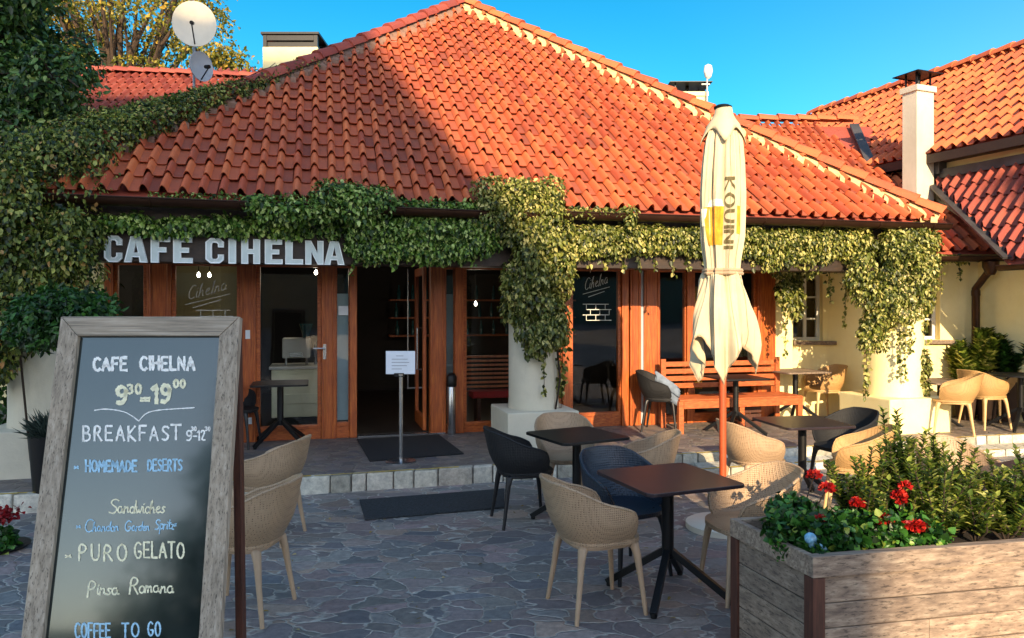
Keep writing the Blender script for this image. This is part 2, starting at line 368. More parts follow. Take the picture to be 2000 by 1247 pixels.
# terrace front edge line Y = 7.8 + .28 X ; polygons with irregular stone step
def edge(x, off=0.0): return Vector((x, 7.8+0.28*x-off, 0))
mb = MB()
xs = [-9, -6, -3, 0, 3, 6, 12]
for i in range(len(xs)-1):
    a, b = edge(xs[i]), edge(xs[i+1])
    mb.hexa([(a.x, a.y, -0.1), (b.x, b.y, -0.1), (b.x-3, b.y+12, -0.1), (a.x-3, a.y+12, -0.1), (a.x, a.y, PZ), (b.x, b.y, PZ), (b.x-3, b.y+12, PZ), (a.x-3, a.y+12, PZ)])
tag(mb.build('terrace', M['terrace']), None, None, kind='structure')
# stone blocks facing the step, each block irregular
def stone_row(x0, x1, off, z0, z1, depth):
    mb = MB(); x = x0
    while x < x1:
        wd = random.uniform(0.09, 0.38); e0 = edge(x+0.006, off+random.uniform(0, .02)); e1 = edge(x+wd-0.006, off+random.uniform(0, .02)); dz = random.uniform(-.008, .006)
        mb.hexa([e0+Vector((0, 0, z0)), e1+Vector((0, 0, z0)), edge(x+wd-.006, off-depth)+Vector((0, 0, z0)), edge(x+.006, off-depth)+Vector((0, 0, z0)),
                 e0+Vector((0, 0.01, z1+dz)), e1+Vector((0, 0.01, z1+dz)), edge(x+wd-.006, off-depth)+Vector((0, 0, z1+dz)), edge(x+.006, off-depth)+Vector((0, 0, z1+dz))])
        x += wd
    return mb
st = tag(stone_row(-7, 8, 0.03, -0.05, PZ+0.012, 0.10).build('step_riser', M['riser'], bevel=0.012), None, None, kind='structure')
tag(stone_row(0.9, 8, 0.42, -0.05, 0.075, 0.36).build('lower_step', M['riser'], bevel=0.01), None, None, kind='structure')
mb = MB()
for (xa, xb, off, z) in ((-6, -0.55, 0.022, PZ+0.0185), (-0.2, 0.05, 0.022, PZ+.0185), (1.3, 7, 0.022, PZ+0.0185), (1.0, 6, 0.41, 0.0845)):
    x = xa
    while x < xb:
        x2 = min(xb, x+random.uniform(.1, .3)); a = edge(x, off); b = edge(x2, off); c = edge(x2, off-random.uniform(.02, .045)); d = edge(x, off-random.uniform(.02, .045))
        mb.quad(*[p+Vector((0, 0, z)) for p in (a, b, c, d)]); x = x2+random.choice([0, 0, .03])
tag(mb.build('step_edge_marking', M['yellow']), None, None, kind='structure')

# ------------------------------------------------------------------ tiles
def tiles(name, O, du, dv, s0, s1, v1, clips, mat, parent, tw=0.187, rl=0.31, amp=0.076, skip=()):
    """O eave origin, du along the eave, dv up the slope. clips: (point, normal) removes the side normal points to"""
    O = Vector(O); du = Vector(du).normalized(); dv = Vector(dv).normalized(); nn = du.cross(dv).normalized()
    if nn.z < 0: nn = -nn
    prof = []; K = 9
    for k in range(K): prof.append((k/(K-1)*0.46, 0.05+math.sin(math.pi*k/(K-1))**0.75))
    prof += [(0.49, -0.02), (0.72, -0.06), (0.96, -0.02), (1.0, 0.04)]
    vs = []; fc = []; P_ = len(prof)
    ni = int((s1-s0)/tw)+2; nj = int(v1/rl)+1
    for j in range(nj):
        for i in range(ni):
            cs = s0+(i+.5)*tw; cv = (j+.5)*rl; pt = O+du*cs+dv*cv
            if any((pt-Vector(cp)).dot(Vector(cn)) > 0.35 for cp, cn in clips): continue
            jx = random.uniform(-.007, .007); jh = random.uniform(-.006, .009); jv = random.uniform(-.014, .014)-(.04 if random.random() < .01 else 0)
            base = len(vs)
            for (vv, hh) in ((-0.014, -0.018), (-0.02, 0.027), (rl*0.5, 0.012), (rl+0.05, -0.014)):
                for (q, h) in prof:
                    sq = s0+(i+q)*tw+jx; hgt = hh+h*amp*(1.0 if vv < rl*.9 else .80)+jh
                    if hh == -0.018: hgt = .027+h*amp-.013+jh
                    vs.append(O+du*sq+dv*(j*rl+vv+jv)+nn*hgt)
            for a in range(3):
                for k in range(P_-1):
                    fc.append((base+a*P_+k, base+a*P_+k+1, base+(a+1)*P_+k+1, base+(a+1)*P_+k))
    me = bpy.data.meshes.new(name); bm = bmesh.new()
    bv = [bm.verts.new(v) for v in vs]; per = 3*(P_-1)
    for q_, f in enumerate(fc):
        nf_ = bm.faces.new([bv[i] for i in f]); kk = (q_ % per) % (P_-1); nf_.material_index = 1 if (kk >= K-1 and (q_ % per) >= P_-1) else 0
    for cp, cn in clips:
        bmesh.ops.bisect_plane(bm, geom=bm.verts[:]+bm.edges[:]+bm.faces[:], plane_co=Vector(cp), plane_no=Vector(cn).normalized(), clear_outer=True)
    o0 = world_origin(parent)
    for v in bm.verts: v.co -= o0
    bm.to_mesh(me); bm.free(); me.materials.append(mat); me.materials.append(M['pan'] if mat is M['tile'] else M['pan_old'])
    me.polygons.foreach_set('use_smooth', [True]*len(me.polygons))
    try: me.set_sharp_from_angle(angle=R(45))
    except Exception: pass
    ob = bpy.data.objects.new(name, me); C.objects.link(ob); ob.parent = parent
    return ob
def ridge_caps(a, b, parent, mat, r=0.11, name='ridge_tiles', step=0.36):
    a = Vector(a); b = Vector(b); d = (b-a); n = max(1, int(d.length/step)); mb = MB(); dn = d.normalized()
    x = dn.cross(Vector((0, 0, 1))).normalized(); y = x.cross(dn)
    for i in range(n):
        p0 = a+d*(i/n); p1 = a+d*((i+1.12)/n); rr = r*random.uniform(.95, 1.05); o = len(mb.v); vs = []
        for p, r_, lift in ((p0, rr*1.12, .018), (p1, rr*.92, 0)):
            for k in range(9):
                an = math.pi*k/8; vs.append(p+x*math.cos(an)*r_+y*(math.sin(an)*r_+lift))
        mb.add(vs, [(k, k+1, k+10, k+9) for k in range(8)])
        mb.add([v for v in vs[:9]]+[v-y*.02+ (v-p0)*-.12 for v in vs[:9]], [(k, k+1, k+10, k+9) for k in range(8)])
    return mb.build(name, mat, parent, smooth=True)

# ------------------------------------------------------------------ the cafe building
EZ = 3.0; ET = -1.42; SL, SR = -5.42, 5.66; SM = (SL+SR)/2; HALF = (SR-SL)/2
AP = F(SM, ET+HALF, 7.54); PIT = (7.54-EZ)
cafe = thing('cafe_building', 'low cafe building with a pyramid roof of red clay tiles and a glazed wooden front', 'building', F(0, 0, PZ))
roof = MB()
c0, c1, c2, c3 = F(SL, ET, EZ), F(SR, ET, EZ), F(SR, ET+2*HALF, EZ), F(SL, ET+2*HALF, EZ)
dz = Vector((0, 0, -0.05))
roof.add([c0+dz, c1+dz, c2+dz, c3+dz, AP+dz], [(0, 1, 4), (1, 2, 4), (2, 3, 4), (3, 0, 4), (3, 2, 1, 0)])
roof = roof.build('roof', M['tile_old'], cafe)
vert = Vector((0, 0, 1))
hipL = (FD*1+FN*1).normalized(); hipR = (FD*-1+FN*1).normalized()
upf = (FN*HALF+vert*PIT).normalized(); SLEN = math.hypot(HALF, PIT)
nL = hipL.cross(vert); nR = hipR.cross(vert)
if nL.dot(FD) > 0: nL = -nL
if nR.dot(FD) < 0: nR = -nR
# front slope: the sunlit clay and shaded clay are one material
tiles('tile_slope', F(0, ET, EZ), FD, upf, SL, SR, SLEN, [(c0, nL), (c1, nR)], M['tile'], roof)
upl = (FD*HALF+vert*PIT).normalized()
tiles('tile_slope', F(SL, ET, EZ), FN, upl, 0, 2*HALF, SLEN, [(c0, -nL), (c3, -FN.cross(vert)*0+(FD*1+FN*1))], M['tile_old'], roof) if False else None
mbx = tiles('tile_slope', F(SL, ET, EZ), -FN, upl, -2*HALF, 0, SLEN, [(c0, -nL), (c3, (FD+FN).normalized())], M['tile'], roof)
upr = (-FD*HALF+vert*PIT).normalized()
tiles('tile_slope', F(SR, ET, EZ), FN, upr, 0, 2*HALF, SLEN, [(c1, -nR), (c2, (-FD+FN).normalized())], M['tile'], roof)
upb = (-FN*HALF+vert*PIT).normalized()
tiles('tile_slope', F(0, ET+2*HALF, EZ), -FD, upb, -SR, -SL, SLEN, [(c2, -(-FD+FN).normalized()), (c3, -(FD+FN).normalized())], M['tile'], roof)
up7 = Vector((0, 0, 0.07))
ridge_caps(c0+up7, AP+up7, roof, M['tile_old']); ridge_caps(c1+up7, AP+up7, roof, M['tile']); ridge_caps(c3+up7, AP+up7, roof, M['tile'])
ridge_caps(c2+up7, AP+up7, roof, M['tile'])
def mortar_strip(a, b, side_dir, wmin, wmax, mat, parent, lift=0.075, tw=0.22):
    # ragged bedding mortar filling the tile rolls below the hip caps
    a = Vector(a); b = Vector(b); d = b-a; n = int(d.length/0.05); mb = MB(); rows = []
    for i in range(n+1):
        p = a+d*(i/n); wv = wmin+(wmax-wmin)*(0.5+0.5*math.sin(i*0.05/tw*1.35*math.pi*2))*random.uniform(.75, 1.1)
        p2 = p+side_dir*wv
        rows.append((p+vert*(lift+.02), p+side_dir*wv*.5+vert*(lift+.012), p2+vert*lift, p2-vert*0.02))
    for i in range(n):
        for k in range(3): mb.quad(rows[i][k], rows[i+1][k], rows[i+1][k+1], rows[i][k+1])
    return mb.build('mortar', mat, parent, smooth=True)
# directions lying in the front slope, square to each hip
nf = FD.cross(upf).normalized()
hR = (AP-c1).normalized(); sR = hR.cross(nf).normalized(); sR = sR if sR.dot(FD) < 0 else -sR
hL = (AP-c0).normalized(); sL_ = hL.cross(nf).normalized(); sL_ = sL_ if sL_.dot(FD) > 0 else -sL_
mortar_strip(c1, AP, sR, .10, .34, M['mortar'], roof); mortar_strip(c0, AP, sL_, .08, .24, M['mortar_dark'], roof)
# timber under the eave, fascia, beam
mb = MB(); mb.fbox(SL+.1, SR-.1, ET+.06, 0.3, 2.93, 2.945); mb.build('soffit', M['dark_wood'], cafe)
mb = MB(); mb.fbox(-5.1, 5.3, -1.28, -0.95, 2.30, 2.925); mb.build('beam', M['dark_wood'], cafe, bevel=.006)
def gutter(a, b, r, parent, mat, name='gutter'):
    a = Vector(a); b = Vector(b); d = (b-a).normalized(); x = d.cross(vert).normalized(); mb = MB(); vs = []; n = 12
    for p in (a, b):
        for rr in (r, r*.93):
            for k in range(n+1):
                an = math.pi*k/n; vs.append(p+x*math.cos(an)*rr-vert*math.sin(an)*rr)
    m = n+1; fc = []
    for k in range(n): fc.append((k, k+1, 2*m+k+1, 2*m+k)); fc.append((m+k+1, m+k, 3*m+k, 3*m+k+1))
    fc += [(0, 2*m, 3*m, m), (n, m+n, 3*m+n, 2*m+n)]
    mb.add(vs, fc); mb.tube([a+x*r, b+x*r], .011, 6); mb.tube([a-x*r, b-x*r], .009, 6)
    for p in (a, b): mb.add([p+x*math.cos(math.pi*k/n)*r-vert*math.sin(math.pi*k/n)*r for k in range(n+1)], [tuple(range(n+1))])
    L_ = (b-a).length; k = 0.4
    while k < L_:
        p = a+d*k; mb.tube([p+x*math.cos(math.pi*i/8)*(r+.006)-vert*math.sin(math.pi*i/8)*(r+.006) for i in range(9)], .008, 5); k += .85
    return mb.build(name, mat, parent, smooth=True)
gutter(F(SL, -1.51, 2.93), F(fs(1045, -1.51), -1.51, 2.90), .082, cafe, M['gutter'])
gutter(F(fs(1045, -1.51)+.01, -1.51, 2.925), F(SR+.02, -1.51, 2.94), .078, cafe, M['gutter'])
# pillars on square bases
for (px, r, wb, name) in ((85, .31, .86, 'pillar'), (1042, .30, .86, 'pillar'), (1745, .375, .98, 'pillar')):
    s_ = fs(px, -1.1); c = F(s_, -1.1, 0); mb = MB()
    mb.lathe([(r*1.02, PZ+.46), (r, PZ+.6), (r, 2.2), (r+.03, 2.23), (r+.03, 2.31)], (c.x, c.y, 0), 40)
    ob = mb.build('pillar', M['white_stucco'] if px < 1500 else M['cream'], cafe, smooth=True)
    mb = MB(); mb.fbox(s_-wb/2, s_+wb/2, -1.1-wb/2, -1.1+wb/2, PZ-.02, PZ+.46); mb.build('pillar_base', M['white_stucco'] if px < 1500 else M['cream'], ob, bevel=.015)
# walls
mb = MB(); FLR = PZ+.02
mb.fbox(-5.3, fs(205), 0, .3, PZ, 2.93); mb.fbox(-5.3, -5.0, .3, 9, PZ, 2.93); mb.fbox(fs(1512), fs(1512)+.3, -.02, 9, PZ, 2.93); mb.fbox(-5.0, fs(1512), 8.7, 9, PZ, 2.93)
mb.build('wall', M['cream'], cafe)
mb = MB(); mb.fbox(fs(205), fs(1512), 0.02, .2, 2.42, 2.928); mb.build('transom_wall', M['dark_wood'], cafe)
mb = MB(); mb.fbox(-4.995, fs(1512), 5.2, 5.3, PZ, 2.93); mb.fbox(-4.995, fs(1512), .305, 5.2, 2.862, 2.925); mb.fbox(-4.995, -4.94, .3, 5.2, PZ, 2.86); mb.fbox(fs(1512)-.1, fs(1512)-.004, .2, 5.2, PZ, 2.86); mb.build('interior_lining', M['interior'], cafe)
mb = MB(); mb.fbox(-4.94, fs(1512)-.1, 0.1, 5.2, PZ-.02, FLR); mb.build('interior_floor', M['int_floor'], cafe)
HD = 2.42
def postpx(x0, x1, t0=-.04, t1=.12, z1=HD): 
    mb = MB(); a, b = fs(x0), fs(x1); mb.fbox(a, b, t0, t1, PZ, z1)
    if b-a > .14:
        mb.fbox(a+.03, a+.045, t0-.012, t0, PZ+.02, z1); mb.fbox(b-.045, b-.03, t0-.012, t0, PZ+.02, z1)
    return mb.build('post', M['wood'], cafe, bevel=.006)
for a, b in ((205, 222), (288, 335), (470, 500), (628, 656), (683, 697), (840, 870), (888, 905), (1098, 1113), (1213, 1226), (1229, 1250), (1256, 1287), (1340, 1352), (1478, 1512)): postpx(a, b)
def bay(x0, x1, rail=0.22, decal=None, fr=.045, label=None):
    a, b = fs(x0), fs(x1); w_ = MB(); e = .001
    w_.fbox(a+e, b-e, 0.0, .07, PZ, PZ+rail); w_.fbox(a+e, b-e, 0.0, .07, HD-.09, HD)
    w_.fbox(a+e, a+fr, 0.0, .07, PZ+rail, HD-.09); w_.fbox(b-fr, b-e, 0, .07, PZ+rail, HD-.09)
    w_.fbox(a+fr, b-fr, -.012, 0.0, PZ+rail-.05, PZ+rail-.01)
    o = w_.build('window', M['woodh'], cafe, bevel=.004)
    if label: o['label'] = label
    g = MB(); g.quad(F(a+fr, .035, PZ+rail), F(b-fr, .035, PZ+rail), F(b-fr, .035, HD-.09), F(a+fr, .035, HD-.09)); g.build('pane', M['glass'], o)
    return o
bay(222, 288); w2 = bay(335, 470)
gd = bay(500, 628, .18, fr=.05); gd.name = 'glass_door'
bay(656, 683, .2, fr=.015); bay(870, 888, .12, fr=.012); bay(905, 1098, .14); w3 = bay(1113, 1213, .2); bay(1287, 1340, .12, fr=.02); bay(1352, 1478, .14)
# handle on the glass door
mb = MB(); sh = fs(634); zh = fz(634, 680)
mb.tube([F(sh, -.05, zh), F(sh, -.11, zh), F(sh-.14, -.11, zh)], .011, 8); mb.fbox(sh-.02, sh+.02, -.055, -.041, zh-.14, zh+.05); mb.build('handle', M['steel'], gd, smooth=True)
# grey sheets put in the side lights; the darkest paints in a reflection
mb = MB(); mb.fbox(fs(658), fs(682), .05, .06, PZ+.22, 2.0); mb.build('sidelight_sheet', plain('sidelight_grey', '8fa0a8', .4, 0, .15, 2), cafe)
mb = MB(); mb.fbox(fs(871.5), fs(886.5), .05, .06, PZ+.15, 2.0); mb.build('sidelight_sheet', plain('sidelight_reflection', '5d666c', .4, 0, .15, 2), cafe)  # grey sheet standing in for the reflection in this narrow glass
mb = MB(); mb.fbox(fs(1251), fs(1256), -.01, .06, PZ+.02, 2.4); mb.build('sidelight_sheet', M['dishg'], cafe)
# small white notices on the posts
def card(px0, px1, py0, py1, t, mat=None, name='notice'):
    mb = MB(); mb.fbox(fs(px0), fs(px1), t-.004, t, fz(px0, py1), fz(px0, py0)); return mb.build(name, mat or M['paper'], cafe)
card(661, 680, 598, 616, -.012+.01); card(480, 489, 645, 662, -.042); card(484, 494, 815, 828, -.042)
# open door leaf swung inwards on the right of the opening
sD = fs(836); dr = MB()
for (t0, t1, z0, z1) in ((.12, .20, PZ+.03, HD-.05), (.92, 1.0, PZ+.03, HD-.05), (.2, .92, PZ+.03, PZ+.2), (.2, .92, HD-.16, HD-.05)):
    dr.fbox(sD-.05, sD-.004, t0, t1, z0, z1)
dr = dr.build('door', M['wood'], cafe, bevel=.004)
mb = MB(); mb.quad(F(sD-.027, .2, PZ+.2), F(sD-.027, .92, PZ+.2), F(sD-.027, .92, HD-.16), F(sD-.027, .2, HD-.16)); mb.build('pane', M['glass'], dr)
mb = MB(); mb.tube([F(sD-.06, .16, 1.0), F(sD-.12, .16, 1.0), F(sD-.12, .16, 1.55), F(sD-.06, .16, 1.55)], .012, 8); mb.build('handle', M['steel'], dr, smooth=True)
mb = MB(); mb.fbox(fs(812), fs(812)+.014, .95, .97, PZ+.5, 2.38); mb.fbox(fs(812)+.014, fs(840)-.02, .95, .965, PZ+.5, PZ+.515); mb.build('door_rail', M['steel'], dr)
mb = MB(); mb.fbox(fs(699), fs(868), -.06, .02, PZ+.004, PZ+.022); mb.build('threshold', M['steel'], cafe)

# ------------------------------------------------------------------ strokes (hand lettering)
def arc(cx, cy, rx, ry, a0, a1, n=10): return [(cx+rx*math.cos(R(a0+(a1-a0)*i/n)), cy+ry*math.sin(R(a0+(a1-a0)*i/n))) for i in range(n+1)]
GL = {
 'A': [[(0, 0), (.28, 1), (.56, 0)], [(.1, .36), (.46, .36)]], 'B': [[(0, 0), (0, 1)], [(0, 1), (.3, .98), (.42, .78), (.3, .55), (0, .52)], [(.1, .52), (.42, .48), (.5, .25), (.35, .02), (0, 0)]],
 'C': [arc(.32, .5, .3, .5, 50, 310, 12)], 'D': [[(0, 0), (0, 1), (.25, .97), (.5, .7), (.5, .3), (.25, .03), (0, 0)]],
 'E': [[(.45, 1), (0, 1), (0, 0), (.47, 0)], [(0, .52), (.38, .52)]], 'F': [[(.45, 1), (0, 1), (0, 0)], [(0, .52), (.36, .52)]],
 'G': [arc(.32, .5, .3, .5, 50, 320, 12)+[(.58, .42), (.36, .42)]], 'H': [[(0, 0), (0, 1)], [(.48, 0), (.48, 1)], [(0, .5), (.48, .5)]],
 'I': [[(.05, 0), (.05, 1)]], 'K': [[(0, 0), (0, 1)], [(.46, 1), (0, .45), (.5, 0)]], 'L': [[(0, 1), (0, 0), (.42, 0)]],
 'M': [[(0, 0), (.05, 1), (.32, .35), (.58, 1), (.64, 0)]], 'N': [[(0, 0), (0, 1), (.48, 0), (.48, 1)]], 'O': [arc(.3, .5, .28, .5, 90, 450, 16)],
 'P': [[(0, 0), (0, 1), (.3, .98), (.46, .76), (.3, .5), (0, .46)]], 'R': [[(0, 0), (0, 1), (.3, .98), (.44, .76), (.3, .52), (0, .48)], [(.18, .48), (.5, 0)]],
 'S': [[(.46, .88), (.3, 1), (.08, .93), (.03, .72), (.2, .56), (.38, .45), (.46, .25), (.3, .02), (.03, .1)]], 'T': [[(-.02, 1), (.5, 1)], [(.24, 1), (.24, 0)]],
 'U': [[(0, 1), (0, .3), (.12, .03), (.36, .03), (.48, .3), (.48, 1)]],
 '0': [arc(.25, .5, .22, .5, 90, 450, 14)], '1': [[(0, .78), (.2, 1), (.2, 0)]], '2': [[(0, .8), (.15, 1), (.38, .9), (.4, .66), (0, 0), (.45, 0)]],
 '3': [[(0, .9), (.2, 1), (.38, .82), (.3, .58), (.12, .52), (.34, .48), (.42, .22), (.22, 0), (0, .1)]],
 '9': [arc(.23, .72, .2, .27, 0, 360, 12), [(.43, .72), (.42, .3), (.25, 0), (.05, .04)]], '-': [[(.02, .42), (.32, .42)]], '=': [[(0, .34), (.36, .36)], [(.02, .52), (.38, .55)]],
 '*': [[(.02, .3), (.16, .55)], [(.02, .52), (.18, .34)]], '.': [[(.05, .0), (.08, .05)]],
 'a': [arc(.2, .27, .18, .25, 60, 400, 10)+[(.4, .02), (.48, .08)]], 'c': [arc(.2, .26, .18, .25, 50, 320, 8)], 'd': [arc(.2, .27, .18, .25, 60, 400, 10), [(.44, 1.0), (.38, .02), (.46, .06)]],
 'e': [[(.02, .24), (.34, .34), (.26, .52), (.08, .44), (.04, .15), (.2, 0), (.4, .1)]], 'h': [[(.0, 0), (.12, 1.02), (.04, .9), (.02, .0)], [(.03, .28), (.2, .52), (.3, .4), (.3, .02), (.4, .06)]],
 'i': [[(.05, .48), (.05, .04), (.14, .06)], [(.07, .68), (.09, .72)]], 'l': [[(.02, 0), (.14, 1), (.05, .9), (.06, .04), (.16, .06)]], 'm': [[(0, 0), (.03, .5)], [(.02, .3), (.14, .5), (.2, .38), (.2, .02)], [(.2, .3), (.34, .5), (.4, .36), (.4, .02), (.48, .06)]],
 'n': [[(0, 0), (.03, .5)], [(.02, .3), (.18, .52), (.28, .4), (.28, .04), (.38, .08)]], 'o': [arc(.2, .26, .18, .25, 90, 450, 12)], 'p': [[(.0, -.42), (.04, .5)], arc(.2, .27, .17, .24, 160, -160, 10)],
 'r': [[(0, 0), (.03, .5)], [(.03, .28), (.14, .48), (.28, .46)]], 's': [[(.26, .46), (.12, .5), (.04, .38), (.2, .24), (.24, .08), (.08, 0), (0, .06)]], 't': [[(.1, .85), (.08, .1), (.16, 0), (.26, .06)], [(-.02, .56), (.26, .58)]],
 'w': [[(0, .5), (.05, .08), (.12, 0), (.2, .4), (.26, .02), (.36, .06), (.44, .52)]], 'z': [[(0, .48), (.28, .5), (.02, .02), (.3, 0)]], 'g': [arc(.2, .27, .17, .24, 60, 400, 10), [(.37, .5), (.36, -.3), (.18, -.42), (.04, -.3)]],
}
def smoothpts(p, it=2):
    if len(p) < 3: return p
    for _ in range(it):
        q = [p[0]]
        for a, b in zip(p[:-1], p[1:]): q += [(a[0]*.75+b[0]*.25, a[1]*.75+b[1]*.25), (a[0]*.25+b[0]*.75, a[1]*.25+b[1]*.75)]
        p = q+[p[-1]]
    return p
def text_strokes(txt, x0, x1, y, h, jit=.03, slant=0.0, gap=.24):
    out = []; x = 0; lay = []
    for ch in txt:
        if ch == ' ': x += .5; continue
        g = GL[ch]; wd = max(p[0] for st_ in g for p in st_); lay.append((x, g)); x += wd+gap
    sc = (x1-x0)/(x-gap)
    for xx, g in lay:
        dy = random.uniform(-jit, jit); k = random.uniform(1-jit, 1+jit)
        for st_ in g:
            sharp = len(st_) <= 5 and max(abs(p[1]) for p in st_) > .9
            pts = smoothpts(st_, 1 if sharp else 2) if not sharp else st_
            out.append([(x0+(xx+p[0])*sc+slant*p[1]*h, y+(p[1]*k+dy)*h) for p in pts])
    return out
def ribbons(mb, strokes, wd, fmap, rough=.15):
    for st_ in strokes:
        q = []
        for a, b in zip(st_[:-1], st_[1:]):
            n = max(1, int(math.hypot(b[0]-a[0], b[1]-a[1])/.03)); q += [(a[0]+(b[0]-a[0])*i/n, a[1]+(b[1]-a[1])*i/n) for i in range(n)]
        q.append(st_[-1]); l = []; r = []
        for i, p in enumerate(q):
            a = q[max(i-1, 0)]; b = q[min(i+1, len(q)-1)]; dx, dy = b[0]-a[0], b[1]-a[1]; ll = math.hypot(dx, dy) or 1
            ww = wd/2*random.uniform(1-rough*1.6, 1+rough); nx, ny = -dy/ll*ww, dx/ll*ww
            ex, ey = ((-dx/ll*wd*.4, -dy/ll*wd*.4) if i == 0 else (dx/ll*wd*.4, dy/ll*wd*.4) if i == len(q)-1 else (0, 0))
            l.append(fmap(p[0]+nx+ex, p[1]+ny+ey)); r.append(fmap(p[0]-nx+ex, p[1]-ny+ey))
        n = len(q); mb.add(l+r, [(n+i, n+i+1, i+1, i) for i in range(n-1)])

# window transfers: slanted script above a few outlined bricks
def window_logo(win, px0, px1, py, brick):
    mb = MB(); s0 = fs(px0); s1 = fs(px1); z = fz(px0, py)
    fm = lambda x, y: F(s0+x, .028, z+y)
    wd = s1-s0
    ribbons(mb, [[(p[0], p[1]+p[0]*.28) for p in st_] for st_ in text_strokes('Cihelna', .02, wd*.92, 0.03, .16, .02, .2, .12)], .008, fm)
    ribbons(mb, [[(0, -.02), (wd, .26*wd-.02)], [(.08, -.06), (wd*.8, .2*wd-.06)]], .008, fm)
    bx0, by0, rows = brick
    for r_ in range(rows+1): ribbons(mb, [[(bx0+(.05 if r_ % 2 else 0), by0-.075*r_), (bx0+.38+(.04 if r_ % 2 else 0), by0-.075*r_)]], .009, fm)
    for r_ in range(rows):
        for k in range(3): ribbons(mb, [[(bx0+.05+k*.14+(.06 if r_ % 2 else 0), by0-.075*r_), (bx0+.05+k*.14+(.06 if r_ % 2 else 0), by0-.075*(r_+1))]], .008, fm)
    return mb.build('window_lettering', M['white'], win)
window_logo(w2, 362, 448, 592, (.12, -.09, 2)); window_logo(w3, 1140, 1192, 572, (.0, -.16, 3))

# ------------------------------------------------------------------ sign letters
def block_letters():
    W_ = {}
    W_['C'] = [[(.18, 0), (.52, 0), (.68, .14), (.68, .36), (.46, .36), (.46, .24), (.40, .18), (.28, .18), (.24, .24), (.24, .76), (.28, .82), (.40, .82), (.46, .76), (.46, .64), (.68, .64), (.68, .86), (.52, 1), (.18, 1), (0, .84), (0, .16)]]
    W_['A'] = [[(-.02, 0), (.22, 0), (.25, .2), (.47, .2), (.50, 0), (.76, 0), (.54, 1), (.20, 1)], [(.30, .38), (.44, .38), (.37, .74)]]
    W_['F'] = [[(0, 0), (.26, 0), (.26, .40), (.50, .40), (.50, .60), (.26, .60), (.26, .80), (.62, .80), (.62, 1), (0, 1)]]
    W_['E'] = [[(0, 0), (.64, 0), (.64, .2), (.26, .2), (.26, .40), (.52, .40), (.52, .60), (.26, .60), (.26, .80), (.62, .80), (.62, 1), (0, 1)]]
    W_['I'] = [[(0, 0), (.26, 0), (.26, 1), (0, 1)]]
    W_['H'] = [[(0, 0), (.25, 0), (.25, .40), (.43, .40), (.43, 0), (.68, 0), (.68, 1), (.43, 1), (.43, .60), (.25, .60), (.25, 1), (0, 1)]]
    W_['L'] = [[(0, 0), (.62, 0), (.62, .22), (.26, .22), (.26, 1), (0, 1)]]
    W_['N'] = [[(0, 0), (.23, 0), (.23, .52), (.46, 0), (.68, 0), (.68, 1), (.45, 1), (.45, .50), (.22, 1), (0, 1)]]
    return W_
LET = block_letters()
def letter_mesh(ch, s0, wd, z0, h, t, dep):
    from mathutils.geometry import tessellate_polygon
    polys = LET[ch]; mx = max(p[0] for p in polys[0]); bm = bmesh.new()
    def mp(p, tt): return F(s0+p[0]/mx*wd, tt, z0+p[1]*h)
    loops = [[Vector((p[0], p[1], 0)) for p in pl] for pl in polys]
    flat = [p for pl in polys for p in pl]; tris = tessellate_polygon(loops)
    f1 = [bm.verts.new(mp(p, t)) for p in flat]; f2 = [bm.verts.new(mp(p, t+dep)) for p in flat]
    front = []
    for a, b, c in tris: front.append(bm.faces.new((f1[a], f1[b], f1[c]))); bm.faces.new((f2[c], f2[b], f2[a]))
    o = 0
    for pl in polys:
        n = len(pl)
        for i in range(n): j = (i+1) % n; bm.faces.new((f1[o+i], f1[o+j], f2[o+j], f2[o+i]))
        o += n
    bmesh.ops.recalc_face_normals(bm, faces=bm.faces[:])
    for f in bm.faces: f.material_index = 0
    r = bmesh.ops.inset_region(bm, faces=front, thickness=.014, depth=0)
    for f in front:
        if f.is_valid: f.material_index = 1
    bmesh.ops.translate(bm, verts=list({v for f in front if f.is_valid for v in f.verts}), vec=FN*.006)
    return bm
sign = thing('cafe_sign', 'large pale grey block letters reading CAFE CIHELNA on the dark beam above the entrance', 'sign', F(-3.6, -1.3, 2.3))
spans = [('C', 203, 238), ('A', 243, 288), ('F', 294, 332), ('E', 338, 376), ('C', 401, 437), ('I', 446, 461), ('H', 471, 508), ('E', 517, 552), ('L', 557, 592), ('N', 596, 632), ('A', 634, 673)]
TS = -1.32
for ch, a, b in spans:
    pyb = 512+(a-203)*(6/470); pyt = 460+(a-203)*(11/430); zb = fz(a, pyb, TS); zt = fz(a, pyt, TS)
    bm = letter_mesh(ch, fs(a, TS), fs(b, TS)-fs(a, TS), zb, zt-zb, TS, .035)
    me = bpy.data.meshes.new('letter'); o0 = world_origin(sign)
    for v in bm.verts: v.co -= o0
    bm.to_mesh(me); bm.free(); me.materials.append(M['letter_rim']); me.materials.append(M['letter'])
    ob = bpy.data.objects.new('letter', me); C.objects.link(ob); ob.parent = sign
mb = MB(); mb.fbox(fs(200, TS), fs(676, TS), -1.283, -1.281, 2.6, 2.615); mb.build('mounting_rail', M['black'], sign)

